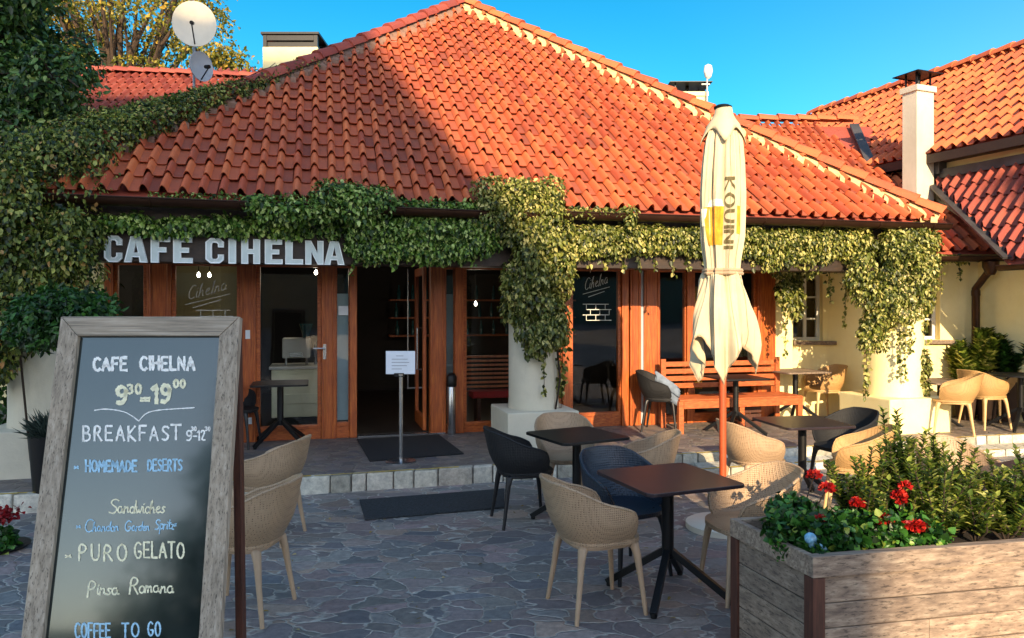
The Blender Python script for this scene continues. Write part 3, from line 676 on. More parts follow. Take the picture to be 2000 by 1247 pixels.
# ------------------------------------------------------------------ buildings to the right and left
annex = thing('annex_building', 'low cream side wing with two small white windows behind the round pillar', 'building', (5.6, 11.3, PZ))
AEY = 10.95; AEZ = 2.66; AS = 0.83
def on_annex(px, py):
    u = (px-CX)/FPX; v = (CY-py)/FPX; Y = (AEZ-AS*AEY-H)/(v-AS); return Vector((u*Y, Y, H+v*Y))
mb = MB()
WIN = [(1549, 1607, 538, 666), (1783, 1836, 545, 664)]
def yz(px, py, Y=11.3): p = P(px, py, Y); return p.x, p.z
def wall_with_holes(mb, x0, x1, y0, y1, z0, z1, holes):
    hs = sorted(holes); x = x0
    for (a, b, c, d) in hs:
        mb.box(x, a, y0, y1, z0, z1); mb.box(a, b, y0, y1, z0, c); mb.box(a, b, y0, y1, d, z1); x = b
    mb.box(x, x1, y0, y1, z0, z1)
holes = []
for (a, b, t, bt) in WIN: x0, z1 = yz(a, t); x1, z0 = yz(b, bt); holes.append((x0, x1, z0, z1))
wall_with_holes(mb, 3.9, 7.20, 11.3, 11.62, PZ, 2.62, holes); mb.build('wall', M['cream'], annex)
for i, (x0, x1, z0, z1) in enumerate(holes):
    f = MB(); fw = .05; y0, y1 = 11.42, 11.47
    f.box(x0, x0+fw, y0, y1, z0, z1); f.box(x1-fw, x1, y0, y1, z0, z1); f.box(x0+fw, x1-fw, y0, y1, z0, z0+fw); f.box(x0+fw, x1-fw, y0, y1, z1-fw, z1)
    xm = (x0+x1)/2; f.box(xm-.022, xm+.022, y0-.004, y1, z0+fw, z1-fw)
    for k in (1, 2): zz = z0+(z1-z0)*k/3; f.box(x0+fw, xm-.022, y0+.004, y1, zz-.014, zz+.014); f.box(xm+.022, x1-fw, y0+.004, y1, zz-.014, zz+.014)
    o = f.build('window', M['white'], annex)
    g = MB(); g.quad((x0, 11.455, z0), (x1, 11.455, z0), (x1, 11.455, z1), (x0, 11.455, z1)); g.build('pane', M['glass'], o)
    g = MB(); g.box(x0-.02, x1+.18, 11.22, 11.42, z0-.06, z0-.004); g.build('sill', M['planky'], o, bevel=.004)
    g = MB(); g.box(x0, x1, 11.61, 11.615, z0, z1); g.build('curtain', M['interior'], o)  # flat dark panel closing the opening behind the pane, no cloth
P0 = Vector((3.2, AEY, AEZ)); upA = Vector((0, 1, AS)).normalized()
ridgeY = on_annex(1560, 243).y
ar = MB(); zr = AEZ+AS*(ridgeY-AEY)
xe = on_annex(1948, 490).x; xr = on_annex(1700, 325).x
ar.add([(3.2, AEY, AEZ-.05), (xe, AEY, AEZ-.05), (xr+.6, ridgeY, zr-.05), (3.2, ridgeY, zr-.05)], [(0, 1, 2, 3)])
ar = ar.build('roof', M['tile_old'], annex)
valley_n = Vector((1, (xe-xr)/(on_annex(1700, 325).y-AEY), 0))
tiles('tile_slope', (0, AEY, AEZ), (1, 0, 0), upA, 3.4, 8.6, (ridgeY-AEY)/upA.y, [((3.4, AEY, 0), (-1, 0, 0)), ((xe+.05, AEY, 0), valley_n), ((0, ridgeY, 0), (0, 1, 0))], M['tile'], ar, tw=.18)
ridge_caps((3.6, ridgeY, zr+.06), (on_annex(1672, 248).x, ridgeY, zr+.06), ar, M['tile'])
gutter((5.6, AEY-.09, AEZ-.1), (xe+.1, AEY-.09, AEZ-.09), .07, annex, M['gutter'])
mb = MB(); mb.box(4.5, xe, AEY+.02, 11.3, AEZ-.14, AEZ-.1); mb.build('soffit', M['dark_wood'], annex)
dpx = P(1905, 560, 11.15).x
mb = MB(); mb.tube([(dpx+.05, AEY-.09, AEZ-.16), (dpx+.05, AEY-.05, AEZ-.3), (dpx, 11.14, AEZ-.55), (dpx, 11.14, 1.0), (dpx, 11.14, PZ+.05)], .055, 12); mb.tube([(dpx, 11.14, 1.0), (dpx, 11.14, 1.12)], .062, 12); mb.tube([(dpx, 11.14, 2.0), (dpx, 11.14, 2.08)], .062, 12); mb.lathe([(.055, 0), (.11, .12), (.11, .2)], (dpx+.05, AEY-.08, AEZ-.36), 14); mb.build('downpipe', M['gutter'], annex, smooth=True)

# right building : runs away to the left
E1 = on_annex(1700, 325); ee = Vector((-.371, .928, 0)).normalized(); rr_ = Vector((.928, .371, 0)).normalized()
rb = thing('side_house', 'long house at the right edge, its high sunlit roof above a lower shaded one', 'building', (E1.x+1.2, E1.y-2, 0))
def RB(a, b, z): return Vector((E1.x, E1.y, 0))+ee*a+rr_*b+vert*z
upR = (rr_+vert*AS).normalized()
mb = MB(); RW = 2.45
mb.add([RB(-9, 0, E1.z-.05), RB(4.2, 0, E1.z-.05), RB(4.2, RW, E1.z+AS*RW-.05), RB(-9, RW, E1.z+AS*RW-.05), RB(-9, 2*RW, E1.z-.05), RB(4.2, 2*RW, E1.z-.05)], [(0, 1, 2, 3), (3, 2, 5, 4), (1, 5, 2)])
rroof = mb.build('roof', M['tile_old'], rb)
# left end of ridge is hipped
hpt = RB(3.9, RW, 0)
tiles('tile_slope', RB(0, 0, E1.z), -ee, upR, -4.2, 9, RW/upR.dot(rr_), [(RB(4.0, 0, 0), ee), (RB(0, RW, 0), rr_)], M['tile'], rroof, tw=.18)
ridge_caps(RB(-9, RW, E1.z+AS*RW+.05), RB(3.95, RW, E1.z+AS*RW+.05), rroof, M['tile'])
mb = MB()
def rbox(mb, a0, a1, b0, b1, z0, z1): return mb.hexa([RB(a0, b0, z0), RB(a0, b1, z0), RB(a1, b1, z0), RB(a1, b0, z0), RB(a0, b0, z1), RB(a0, b1, z1), RB(a1, b1, z1), RB(a1, b0, z1)])
rbox(mb, -9, 4, .34, 4.6, 2.6, E1.z-.06); rbox(mb, -9, -1.75, .2, .335, PZ, 3.6); mb.build('wall', M['cream'], rb)
mb = MB(); rbox(mb, -9, 4.0, .02, .33, E1.z-.13, E1.z-.085); rbox(mb, -9, 4.0, -.02, .012, E1.z-.16, E1.z-.02); mb.build('eave_boards', M['dark_wood'], rb)
# lower roof
LB0, LB1, LT, LZ1 = .30, -.80, 3.93, 2.45
upL = (rr_*(LB0-LB1)+vert*(LT-LZ1)); ll = upL.length; upL.normalize()
va = RB(-.88, LB0, 0); vb = RB(-2.97, LB1, 0); vn = Vector(((vb-va).y, -(vb-va).x, 0)); vn = vn if vn.dot(ee) > 0 else -vn
mb = MB(); mb.add([RB(-9, LB1, LZ1-.06), RB(-2.97, LB1, LZ1-.06), RB(-.9, LB0, LT-.06), RB(-9, LB0, LT-.06)], [(0, 1, 2, 3)]); lroof = mb.build('roof', M['tile_old'], rb)
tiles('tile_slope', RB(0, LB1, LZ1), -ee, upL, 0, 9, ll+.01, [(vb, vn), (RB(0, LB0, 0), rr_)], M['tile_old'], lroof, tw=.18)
mb = MB(); mb.beam(RB(-3.0, LB1, LZ1+.03), RB(-.85, LB0, LT+.05), .20, .03); mb.beam(RB(-.9, LB0-.02, LT+.05), RB(-9, LB0-.02, LT+.05), .10, .14); mb.build('flashing', M['flash'], rb)
gutter(RB(-9, LB1-.08, LZ1-.07), RB(-2.9, LB1-.08, LZ1-.07), .07, rb, M['gutter'])
e2 = on_annex(1668, 252)
mb = MB(); mb.beam(E1+vert*.06, e2+vert*.08, .16, .04); mb.build('flashing', M['flash'], rb)
# chimney of the side house with metal cowl
def chimney(parent, c, wx, wy, z0, z1, ax, ay, mat, capmat, style):
    mb = MB(); c = Vector((c[0], c[1], 0))
    def q(hw, hd, za, zb): mb.hexa([c-ax*hw-ay*hd+vert*za, c+ax*hw-ay*hd+vert*za, c+ax*hw+ay*hd+vert*za, c-ax*hw+ay*hd+vert*za, c-ax*hw-ay*hd+vert*zb, c+ax*hw-ay*hd+vert*zb, c+ax*hw+ay*hd+vert*zb, c-ax*hw+ay*hd+vert*zb])
    q(wx/2, wy/2, z0, z1)
    if style != 'box': q(wx/2+.03, wy/2+.03, z1-.1, z1-.002)
    ch = mb.build('chimney', mat, parent, bevel=.01)
    mb2 = MB(); mb = mb2
    def q2(hw, hd, za, zb, cc): mb2.hexa([cc-ax*hw-ay*hd+vert*za, cc+ax*hw-ay*hd+vert*za, cc+ax*hw+ay*hd+vert*za, cc-ax*hw+ay*hd+vert*za, cc-ax*hw-ay*hd+vert*zb, cc+ax*hw-ay*hd+vert*zb, cc+ax*hw+ay*hd+vert*zb, cc-ax*hw+ay*hd+vert*zb])
    if style == 'box':
        for sx in (-1, 1):
            for sy in (-1, 1): q2(.035, .035, z1+.002, z1+.24, c+ax*sx*(wx/2-.04)+ay*sy*(wy/2-.04))
        q2(wx/2+.03, wy/2+.03, z1+.24, z1+.28, c); q2(wx/2-.06, wy/2-.06, z1+.002, z1+.12, c); 
        for sy in (-1, 1): q2(wx/2-.08, .01, z1+.13, z1+.235, c+ay*sy*(wy/2-.02))
    else:
        for sx in (-1, 1):
            for sy in (-1, 1): q2(.012, .012, z1, z1+.2, c+ax*sx*(wx/2-.04)+ay*sy*(wy/2-.04))
        hw, hd = wx/2+.1, wy/2+.1; b0 = [c-ax*hw-ay*hd, c+ax*hw-ay*hd, c+ax*hw+ay*hd, c-ax*hw+ay*hd]
        mb2.add([p+vert*(z1+.2) for p in b0]+[c+vert*(z1+.3)], [(0, 1, 4), (1, 2, 4), (2, 3, 4), (3, 0, 4), (3, 2, 1, 0)]); mb2.add([p+vert*(z1+.185) for p in b0]+[p+vert*(z1+.2) for p in b0], [(0, 1, 5, 4), (1, 2, 6, 5), (2, 3, 7, 6), (3, 0, 4, 7)])
        mb2.tube([c+vert*z1, c+vert*(z1+.25)], .04, 8)
    mb2.build('chimney_cap', capmat, ch); return ch
cp = P(1793, 300, 12.0)
chimney(rb, (cp.x, cp.y), .38, .28, 3.4, P(1790, 172, 12.0).z, rr_, ee, M['white_stucco'], M['black'], 'cowl')
mb = MB(); p = P(1800, 300, 11.8)
mb.hexa([cp+rr_*.2-ee*.22+vert*-.35, cp+rr_*.5-ee*.22+vert*-.2, cp+rr_*.5+ee*.2+vert*-.2, cp+rr_*.2+ee*.2+vert*-.35, cp+rr_*.2-ee*.22+vert*.0, cp+rr_*.48-ee*.22+vert*.12, cp+rr_*.5+ee*.2+vert*.12, cp+rr_*.2+ee*.2+vert*.0]); mb.build('chimney_flashing', M['flash'], rb)
# chimneys behind the cafe roof
chimney(cafe, (P(577, 120, 14.6).x, 14.6), 1.06, .7, 4.5, P(577, 104, 14.6).z, Vector((1, 0, 0)), Vector((0, 1, 0)), M['cream'], M['black'], 'box')
chimney(cafe, (P(1342, 200, 16.4).x, 16.4), .72, .6, 3.5, P(1342, 187, 16.4).z, Vector((1, 0, 0)), Vector((0, 1, 0)), M['cream'], M['black'], 'cowl')
# left wing
lw = thing('rear_wing', 'rear wing with a shaded dark red clay roof rising behind the leafy hip', 'building', (-7, 15, 0))
LWY, LWZ = 12.3, 3.7; upW = Vector((0, 1, .8)).normalized()
def on_lw(px, py): u = (px-CX)/FPX; v = (CY-py)/FPX; Y = (LWZ-.8*LWY-H)/(v-.8); return Vector((u*Y, Y, H+v*Y))
a1 = on_lw(165, 143); a2 = on_lw(470, 158); lo = on_lw(98, 272)
mb = MB(); mb.add([(-9.5, LWY, LWZ-.05), (-4.6, LWY, LWZ-.05), (-5.2, a2.y, a2.z-.06), (a1.x, a1.y, a1.z-.06)], [(0, 1, 2, 3)]); lr = mb.build('roof', M['tile_old'], lw)
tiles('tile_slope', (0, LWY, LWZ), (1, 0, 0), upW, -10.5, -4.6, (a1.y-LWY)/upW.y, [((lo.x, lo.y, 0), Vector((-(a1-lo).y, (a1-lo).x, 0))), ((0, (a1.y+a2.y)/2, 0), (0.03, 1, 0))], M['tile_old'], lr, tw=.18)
ridge_caps((a1.x, a1.y, a1.z+.05), (a2.x+.7, a2.y, a2.z+.05), lr, M['tile_old'])
mb = MB(); mb.box(-9.1, -5.0, LWY+.4, LWY+4, 0, LWZ-.05); mb.build('wall', M['cream'], lw)

# ------------------------------------------------------------------ satellite dishes
def dish(px, py, Y, rx, label, mat, tilt, yaw, base_py):
    c = P(px, py, Y); root = thing('satellite_dish', label, 'satellite dish', c, 0, 'satellite dishes on the mast')
    rot = Matrix.Rotation(R(yaw), 3, 'Z') @ Matrix.Rotation(R(tilt), 3, 'X')   # dish normal starts as -Y
    mb = MB(); vs = []; fc = []; nr, na = 7, 32
    for side in (0, 1):
        for i in range(nr+1):
            for k in range(na):
                a = 2*math.pi*k/na; r = rx*i/nr; d = -.22*rx*(i/nr)**2 + side*.02
                vs.append(c+rot @ Vector((r*math.cos(a), d, r*math.sin(a)*1.06)))
    S = (nr+1)*na
    for i in range(nr):
        for k in range(na):
            k2 = (k+1) % na; fc.append((i*na+k, i*na+k2, (i+1)*na+k2, (i+1)*na+k)); fc.append((S+i*na+k2, S+i*na+k, S+(i+1)*na+k, S+(i+1)*na+k2))
    for k in range(na): k2 = (k+1) % na; fc.append((nr*na+k, nr*na+k2, S+nr*na+k2, S+nr*na+k))
    mb.add(vs, fc); mb.build('reflector', mat, root, smooth=True)
    f = c+rot @ Vector((0, -rx*1.0, -rx*.15)); b0 = c+rot @ Vector((0, -.15*rx, -rx*.95))
    mb = MB(); mb.tube([b0, f], .012, 6); mb.build('feed_arm', M['black'], root)
    mb = MB(); mb.tube([f, f+(c-f).normalized()*.1], .035, 10); mb.build('feed_horn', M['black'], root, smooth=True)
    return c
DY = 13.2
dc = dish(381, 49, DY, .37, 'large cream round satellite dish on top of the mast', M['dish'], 6, 14, 0)
dish(390, 131, DY+.15, .25, 'smaller narrow grey satellite dish lower on the mast', M['dishg'], 0, 62, 0)
mp_ = thing('antenna_mast', 'thin grey mast holding two satellite dishes above the rear roof', 'mast', P(379, 200, DY+.3))
mb = MB(); mb.tube([P(379, 205, DY+.3), P(379, 20, DY+.3)], .024, 10); mb.build('pole', M['dishg'], mp_, smooth=True)
mb = MB(); mb.tube([P(379, 49, DY+.3), P(381, 49, DY+.05)], .03, 8); mb.tube([P(379, 131, DY+.3), P(388, 131, DY+.17)], .025, 8); mb.build('bracket', M['dishg'], mp_)
an = thing('roof_antenna', 'slim rooftop antenna with a white oval head next to the small chimney', 'antenna', P(1381, 230, 16))
mb = MB(); mb.tube([P(1381, 240, 16), P(1381, 150, 16)], .018, 8); mb.build('pole', M['dishg'], an)
mb = MB(); mb.lathe([(.01, -.17), (.07, -.12), (.10, 0), (.08, .12), (.01, .16)], P(1383, 140, 16), 14); mb.tube([P(1381, 165, 16)+Vector((-.12, 0, 0)), P(1381, 165, 16)+Vector((.06, 0, 0))], .015, 6); mb.build('antenna_head', M['white'], an, smooth=True)

# ------------------------------------------------------------------ leaves
def leaf_mesh(name, Cn, T, N, Ln, Wd, mat, parent, fold=.3, droop=.2):
    Cn = np.asarray(Cn, float); T = np.asarray(T, float); N = np.asarray(N, float)
    T /= np.linalg.norm(T, axis=1, keepdims=True)+1e-9
    N = N-(N*T).sum(1, keepdims=True)*T; N /= np.linalg.norm(N, axis=1, keepdims=True)+1e-9
    S = np.cross(T, N); Ln = np.asarray(Ln)[:, None]; Wd = np.asarray(Wd)[:, None]
    o = np.array(world_origin(parent)) if parent is not None else np.zeros(3)
    v = np.stack([Cn, Cn+T*Ln*.3+S*Wd*.5+N*Wd*fold*.5, Cn+T*Ln*.68+S*Wd*.36+N*(Wd*fold*.3-Ln*droop*.4), Cn+T*Ln-N*Ln*droop,
                  Cn+T*Ln*.68-S*Wd*.36+N*(Wd*fold*.3-Ln*droop*.4), Cn+T*Ln*.3-S*Wd*.5+N*Wd*fold*.5], 1)-o
    n = len(Cn); me = bpy.data.meshes.new(name)
    me.vertices.add(n*6); me.vertices.foreach_set('co', v.reshape(-1))
    idx = np.arange(n)[:, None]*6+np.array([0, 1, 2, 3, 0, 3, 4, 5]); me.loops.add(n*8); me.loops.foreach_set('vertex_index', idx.reshape(-1))
    me.polygons.add(n*2); me.polygons.foreach_set('loop_start', np.arange(n*2)*4); me.polygons.foreach_set('loop_total', np.full(n*2, 4))
    me.update(calc_edges=True); me.validate(); me.materials.append(mat)
    ob = bpy.data.objects.new(name, me); C.objects.link(ob)
    if parent is not None: ob.parent = parent
    return ob
class Leaves:
    def __init__(s): s.C = []; s.T = []; s.N = []; s.L = []; s.W = []
    def blob(s, c, r, n, size=.085, down=.8, asp=.62, inner=.72, half=None):
        c = np.array(c, float); r = np.array(r if hasattr(r, '__len__') else (r, r, r), float)
        d = rng.normal(size=(n, 3)); d /= np.linalg.norm(d, axis=1, keepdims=True)
        if half is not None: d[:, 1] = np.where(rng.random(n) < half, -np.abs(d[:, 1]), d[:, 1])
        rad = inner+(1.06-inner)*rng.random((n, 1))**.7+.06*rng.normal(size=(n, 1))
        p = c+d*r*rad; nn = d/r; nn /= np.linalg.norm(nn, axis=1, keepdims=True)
        t = nn*.5+rng.normal(size=(n, 3))*.45; t[:, 2] -= down
        N = nn+rng.normal(size=(n, 3))*.4; N[:, 2] += .35
        l = size*rng.uniform(.42, 1.42, n); s.C.append(p); s.T.append(t); s.N.append(N); s.L.append(l); s.W.append(l*asp)
    def strand(s, a, b, wd=.07, size=.07, dens=70):
        a = np.array(a, float); b = np.array(b, float); n = max(6, int(np.linalg.norm(b-a)*dens)); f = rng.random((n, 1))
        p = a+(b-a)*f+rng.normal(size=(n, 3))*wd*.5*(1-.5*f); t = rng.normal(size=(n, 3))*.5; t[:, 2] -= .8
        N = rng.normal(size=(n, 3))*.5; N[:, 1] -= 1; l = size*rng.uniform(.6, 1.2, n)
        s.C.append(p); s.T.append(t); s.N.append(N); s.L.append(l); s.W.append(l*.75)
    def build(s, name, mat, parent): return leaf_mesh(name, np.concatenate(s.C), np.concatenate(s.T), np.concatenate(s.N), np.concatenate(s.L), np.concatenate(s.W), mat, parent)
def creeper(label, loc, mat, blobs, strands=(), stems=()):
    root = thing('climbing_creeper', label, 'creeper', loc); lv = Leaves()
    for b in blobs: b = list(b); b[2] = int(b[2]*(3.0 if b[2] < 200 else 1.7)); b[3] *= .74; lv.blob(*b)
    for s_ in strands: lv.strand(*s_)
    lv.build('foliage', mat, root); mb = MB()
    for st_ in stems: mb.tube(st_, .012, 6)
    for s_ in strands: mb.tube([s_[0], s_[1]], .004, 5)
    if mb.v: mb.build('stem', M['vinestem'], root)
    return root
U = random.uniform
# A: hip and corner at the left
bl = []
hipd = AP-c0
for i in range(40):
    f = (i/39)**1.25*.50; p = c0+hipd*f; k = max(0, 1-f/.40); wd = .07+.42*k
    for q in range(3 if k > 0 else 1):
        off = U(-1, 1)*wd
        bl.append((tuple(p+FD*(off*.8-.30*k)+Vector((0, -.05, .06+.08*k))), (wd*.45+.08, wd*.45+.08, .07+.13*k), int(230*k+30), .06, .5))
for i in range(26): bl.append((tuple(c0+Vector((U(-.9, .5), U(.1, 1.2), U(0, .5)))), (U(.25, .4), .3, U(.2, .3)), 260, .065, .7))
creeper('creeper spilling over the left roof hip, thick at the corner and thin higher up', c0, M['ivy'], bl)
bl = []
for (x0, x1, y0, y1, Y, n, rr) in ((-30, 40, 300, 690, 7.1, 42, .24), (60, 165, 430, 550, 7.15, 22, .17), (50, 110, 540, 600, 7.1, 5, .14), (-40, 5, 680, 740, 7.2, 4, .12)):
    for i in range(n): bl.append((tuple(P(U(x0, x1), U(y0, y1), Y+U(-.15, .3))), (rr*U(.8, 1.2),)*3, int(1000*rr*rr*5), .07, .8))
creeper('curtain of creeper hanging from the gutter corner behind the round green bush', P(60, 700, 7.1), M['ivy'], bl, stems=[[P(60, 900, 7.2), P(40, 700, 7.15), P(60, 500, 7.1)]])
def fp(px, py, t): return tuple(F(fs(px, t), t, fz(px, py, t)))
mb = MB()
for k in range(5):
    o = U(-.25, .25); mb.tube([c0+hipd*(i/14*.46)+FD*(o+.06*math.sin(i*1.7+k))+vert*(.13+.02*math.sin(i*2.3+k)) for i in range(15)], [.014-.0007*i for i in range(15)], 6)
rn = thing('creeper_runners', 'bare woody runners of the creeper crossing the left roof hip', 'vine', c0); mb.build('stem', M['vinestem'], rn)
# B: above the entrance
bl = []
for px in range(210, 680, 14): bl.append((fp(px+U(-8, 8), U(432, 450), -1.35), (.13, .07, U(.05, .11)), 40, .07, .8))
for px in range(500, 700, 14): bl.append((fp(px, U(402, 420)+U(-8, 6), -1.55), (.14, .1, U(.07, .13)), 50, .075, .7))
for px in range(640, 760, 10): bl.append((fp(px, U(374, 402), -1.52), (.16, .14, .14), 85, .06, .6))
for px in range(694, 960, 8):
    bl.append((fp(px, U(436, 452), -1.42), (.15, .12, .13), 85, .062, .8)); bl.append((fp(px+4, U(462, 492), -1.38), (.14, .11, U(.09, .15)), 75, .062, .95))
for px in range(560, 960, 9): bl.append((fp(px, 398+(px-560)*.01+U(-3, 4), -1.5), (.09, .05, .04), 14, .06, .5))
for px in range(300, 640, 17): bl.append((fp(px, U(382, 388), -1.5), (.05, .04, .03), 8, .05, .4))
st_ = [(fp(px, 490, -1.38), fp(px+U(-4, 4), 490+U(15, 45), -1.38), .05, .06, 60) for px in range(690, 950, 26)]
creeper('bright green creeper under the gutter between the sign letters and the middle pillar', F(-1.5, -1.3, 2.4), M['ivy_sh'], bl, st_)
# C: middle pillar
bl = []
for i in range(26): bl.append((fp(U(945, 1085), U(362, 430), -1.50), (.17, .14, .13), 90, .062, .7))
for i in range(20): bl.append((fp(U(985, 1100), U(425, 480), -1.45), (.18, .15, .15), 100, .065, .8))
for i in range(46):
    py = U(470, 668); wpx = 66 if py < 600 else 66-(py-600)*.45; bl.append((fp(1054+U(-1, 1)*wpx*.78, py, -1.42+U(-.1, .25)), (.17, .17, .17), 120, .07, .95))
st_ = [(fp(1062, 650, -1.46), fp(1063, 775, -1.46), .035, .05, 90), (fp(1095, 640, -1.3), fp(1094, 760, -1.3), .10, .07, 150), (fp(1098, 700, -1.25), fp(1096, 800, -1.25), .05, .05, 60), (fp(1030, 670, -1.46), fp(1032, 700, -1.46), .08, .07, 80)]
creeper('dense leafy creeper wrapped round the middle pillar and climbing over the gutter', fp(1045, 800, -1.1), M['ivy_y'], bl, st_, [[fp(1085, 800, -1.35), fp(1094, 740, -1.38), fp(1080, 600, -1.4)]])
# D: right gutter run
bl = []
for px in range(1100, 1480, 9):
    bl.append((fp(px, U(452, 464), -1.40), (.14, .11, .10), 75, .062, .8)); bl.append((fp(px+3, U(472, 490), -1.36), (.13, .1, U(.07, .12)), 60, .062, .95))
for px in range(1470, 1690, 7):
    bl.append((fp(px, U(455, 475), -1.36), (.15, .12, .11), 80, .062, .8)); bl.append((fp(px+3, U(480, 512), -1.30), (.14, .12, U(.08, .13)), 65, .062, .95))
for i in range(18): bl.append((fp(U(1520, 1660), U(500, 535), -1.0+U(-.2, .5)), (.14, .14, .12), 60, .06, .9))
for i in range(12): bl.append((fp(U(1518, 1558), U(520, 620), -.6), (.11, .1, .14), 60, .075, .9))
for px in range(1100, 1240, 12): bl.append((fp(px, U(412, 420), -1.52), (.09, .06, .05), 22, .065, .5))
bl.append((fp(1232, 424, -1.58), (.07, .05, .12), 50, .065, .8))
st_ = [(fp(px, 490, -1.3), fp(px+U(-4, 4), 490+U(20, 60), -1.3), .05, .06, 60) for px in range(1120, 1480, 32)]+[(fp(1652, 520, -.9), fp(1650, 640, -.9), .05, .05, 60), (fp(1535, 600, -.6), fp(1533, 700, -.6), .05, .05, 60), (fp(1620, 520, -.9), fp(1622, 590, -.9), .05, .06, 60)]
creeper('olive creeper fringe hanging under the right gutter behind the folded parasol', F(3, -1.3, 2.4), M['ivy_y'], bl, st_)
# E: right pillar
bl = []
for i in range(22): bl.append((fp(U(1740, 1815), U(452, 500), -1.45), (.16, .14, .14), 90, .065, .8))
for i in range(44):
    py = U(490, 630); wpx = 72 if py < 570 else 72-(py-570)*.55; bl.append((fp(1745+U(-1, 1)*wpx, py, -1.45+U(-.12, .25)), (.17, .15, .16), 105, .068, .95))
for i in range(8): bl.append((fp(U(1690, 1720), U(600, 690), -1.5), (.11, .1, .13), 60, .062, .95))
for i in range(9): bl.append((fp(U(1795, 1808), U(600, 800), -1.4), (.07, .08, .12), 45, .07, .9))
st_ = [(fp(1757, 640, -1.52), fp(1756, 735, -1.52), .035, .05, 90), (fp(1768, 640, -1.52), fp(1767, 742, -1.52), .035, .05, 90), (fp(1694, 640, -1.45), fp(1690, 780, -1.4), .06, .06, 90), (fp(1803, 640, -1.3), fp(1801, 838, -1.3), .10, .065, 150), (fp(1825, 540, -1.3), fp(1826, 575, -1.3), .06, .05, 60), (fp(1780, 640, -1.5), fp(1779, 690, -1.5), .04, .05, 80)]
creeper('creeper draped over the round cream pillar at the right with thin trailing strands', fp(1745, 840, -1.1), M['ivy_y'], bl, st_, [[fp(1802, 840, -1.3), fp(1803, 700, -1.35), fp(1790, 560, -1.4)]])
# annex wall wisps
creeper('thin wisps of creeper below the gutter of the cream side wing', P(1850, 520, 11.2), M['ivy_y'], [(tuple(P(x, U(503, 512), 10.95)), (.1, .07, .05), 26, .06, .8) for x in range(1830, 1890, 12)], [(tuple(P(1840, 510, 11)), tuple(P(1838, 570, 11)), .04, .05, 60), (tuple(P(1872, 510, 11)), tuple(P(1876, 545, 11)), .04, .05, 60)])

# ------------------------------------------------------------------ trees
def tree(name, label, base, h, crown, leaf, mat, trunk_r=.25, seed=1, limbs=8):
    random.seed(seed); root = thing(name, label, 'tree', base, 0); b = Vector(base); mb = MB()
    pts = [b+Vector((math.sin(i*1.3)*.12*i/3, math.cos(i)*.1*i/3, h*i/6)) for i in range(7)]
    mb.tube(pts, [trunk_r*(1-.11*i) for i in range(7)], 10)
    lv = Leaves()
    for (c, r, n) in crown:
        c = Vector(c); k = min(5, max(2, int((c.z-b.z)/h*5))); s_ = pts[k-1]; mid = (s_+c)/2+Vector((U(-.3, .3), U(-.3, .3), U(-.1, .5)))
        mb.tube([s_, mid, c], [trunk_r*.38, trunk_r*.22, trunk_r*.08], 6); lv.blob(tuple(c), r, n, leaf, .35, .55, .45)
        for q in range(3): e = c+Vector((U(-1, 1)*r[0], U(-1, 1)*r[1], U(-.6, 1)*r[2]))*.9; mb.tube([c, (c+e)/2+Vector((0, 0, .08)), e], [trunk_r*.1, trunk_r*.06, .01], 5)
    mb.build('trunk', M['bark'], root, smooth=True); lv.build('crown', mat, root); return root
random.seed(5)
cr = []
for i in range(60):
    px, py = U(-120, 130), U(-60, 330)
    if px > 60+(py > 60)*70-(py > 240)*50: px -= 90
    cr.append((P(px, py, 10.8+U(-.9, 1.2)), (U(.4, .65), U(.4, .6), U(.35, .6)), 1000))
tree('yew_tree', 'dense dark green tree filling the upper left corner beside the red rear roof', (-8.6, 11.0, 0), 7, cr, .09, M['conifer'], .25, 3)
cr = []; random.seed(8)
for i in range(58):
    px, py = U(-60, 455), U(-150, 135)
    if py > 60 and px > 330 and U(0, 1) < .25: continue
    if px > 420 and py < 30: continue
    cr.append((P(px, py, 22+U(-2, 3)), (U(.5, 1.0), U(.5, .9), U(.2, .45)), 300))
for (px, py) in ((440, 130), (470, 150), (430, 100), (500, 165), (455, 118)): cr.append((P(px, py, 21), (.6, .6, .35), 260))
tree('locust_tree', 'airy sunlit tree with yellow green leaves behind the satellite dishes', (-12, 23, 0), 10.5, cr, .125, M['treeleaf'], .32, 9)
# hedge left behind the pillar
hd = thing('hedge_shrub', 'dark green hedge beyond the left pillar at the photo edge', 'shrub', (-6.6, 9.2, 0))
lv = Leaves(); random.seed(3)
for i in range(36): lv.blob((U(-8.8, -5.3), U(8.8, 9.6), U(.2, 2.2)), (.4, .35, .35), 260, .09, .4)
lv.build('foliage', M['bush'], hd)
mb = MB(); [mb.tube([(x, 9.2, 0), (x+.1, 9.2, 1.6)], .03, 6) for x in (-8, -7.2, -6.5, -5.8)]; mb.build('stem', M['bark'], hd)
# potted bush at left pillar
bt = thing('potted_bush', 'round green bush on a thin stem in front of the left pillar, above the chalkboard', 'bush', (P(150, 700, 6.3).x, 6.3, 0))
bx = P(150, 640, 6.3); lv = Leaves(); random.seed(4)
for i in range(34):
    px = U(38, 200); py = U(590, 655)-12*math.sin((px-38)/162*math.pi)+ (18 if px < 100 else 0); lv.blob(tuple(P(px, py, 6.3+U(-.25, .25))), (.13, .14, .11), 170, .06, .3, .5)
lv.build('crown', M['bush'], bt)
mb = MB(); mb.tube([(bx.x, 6.3, .3), (bx.x+.02, 6.3, 1.0), (bx.x-.03, 6.3, 1.6)], [.03, .025, .02], 8); mb.build('trunk', M['bark'], bt)
mb = MB(); mb.lathe([(.13, 0), (.2, .38), (.22, .38), (.22, .42), (.18, .42), (.18, .36)], (bx.x, 6.3, 0), 20); mb.build('pot', M['black'], bt, smooth=True)
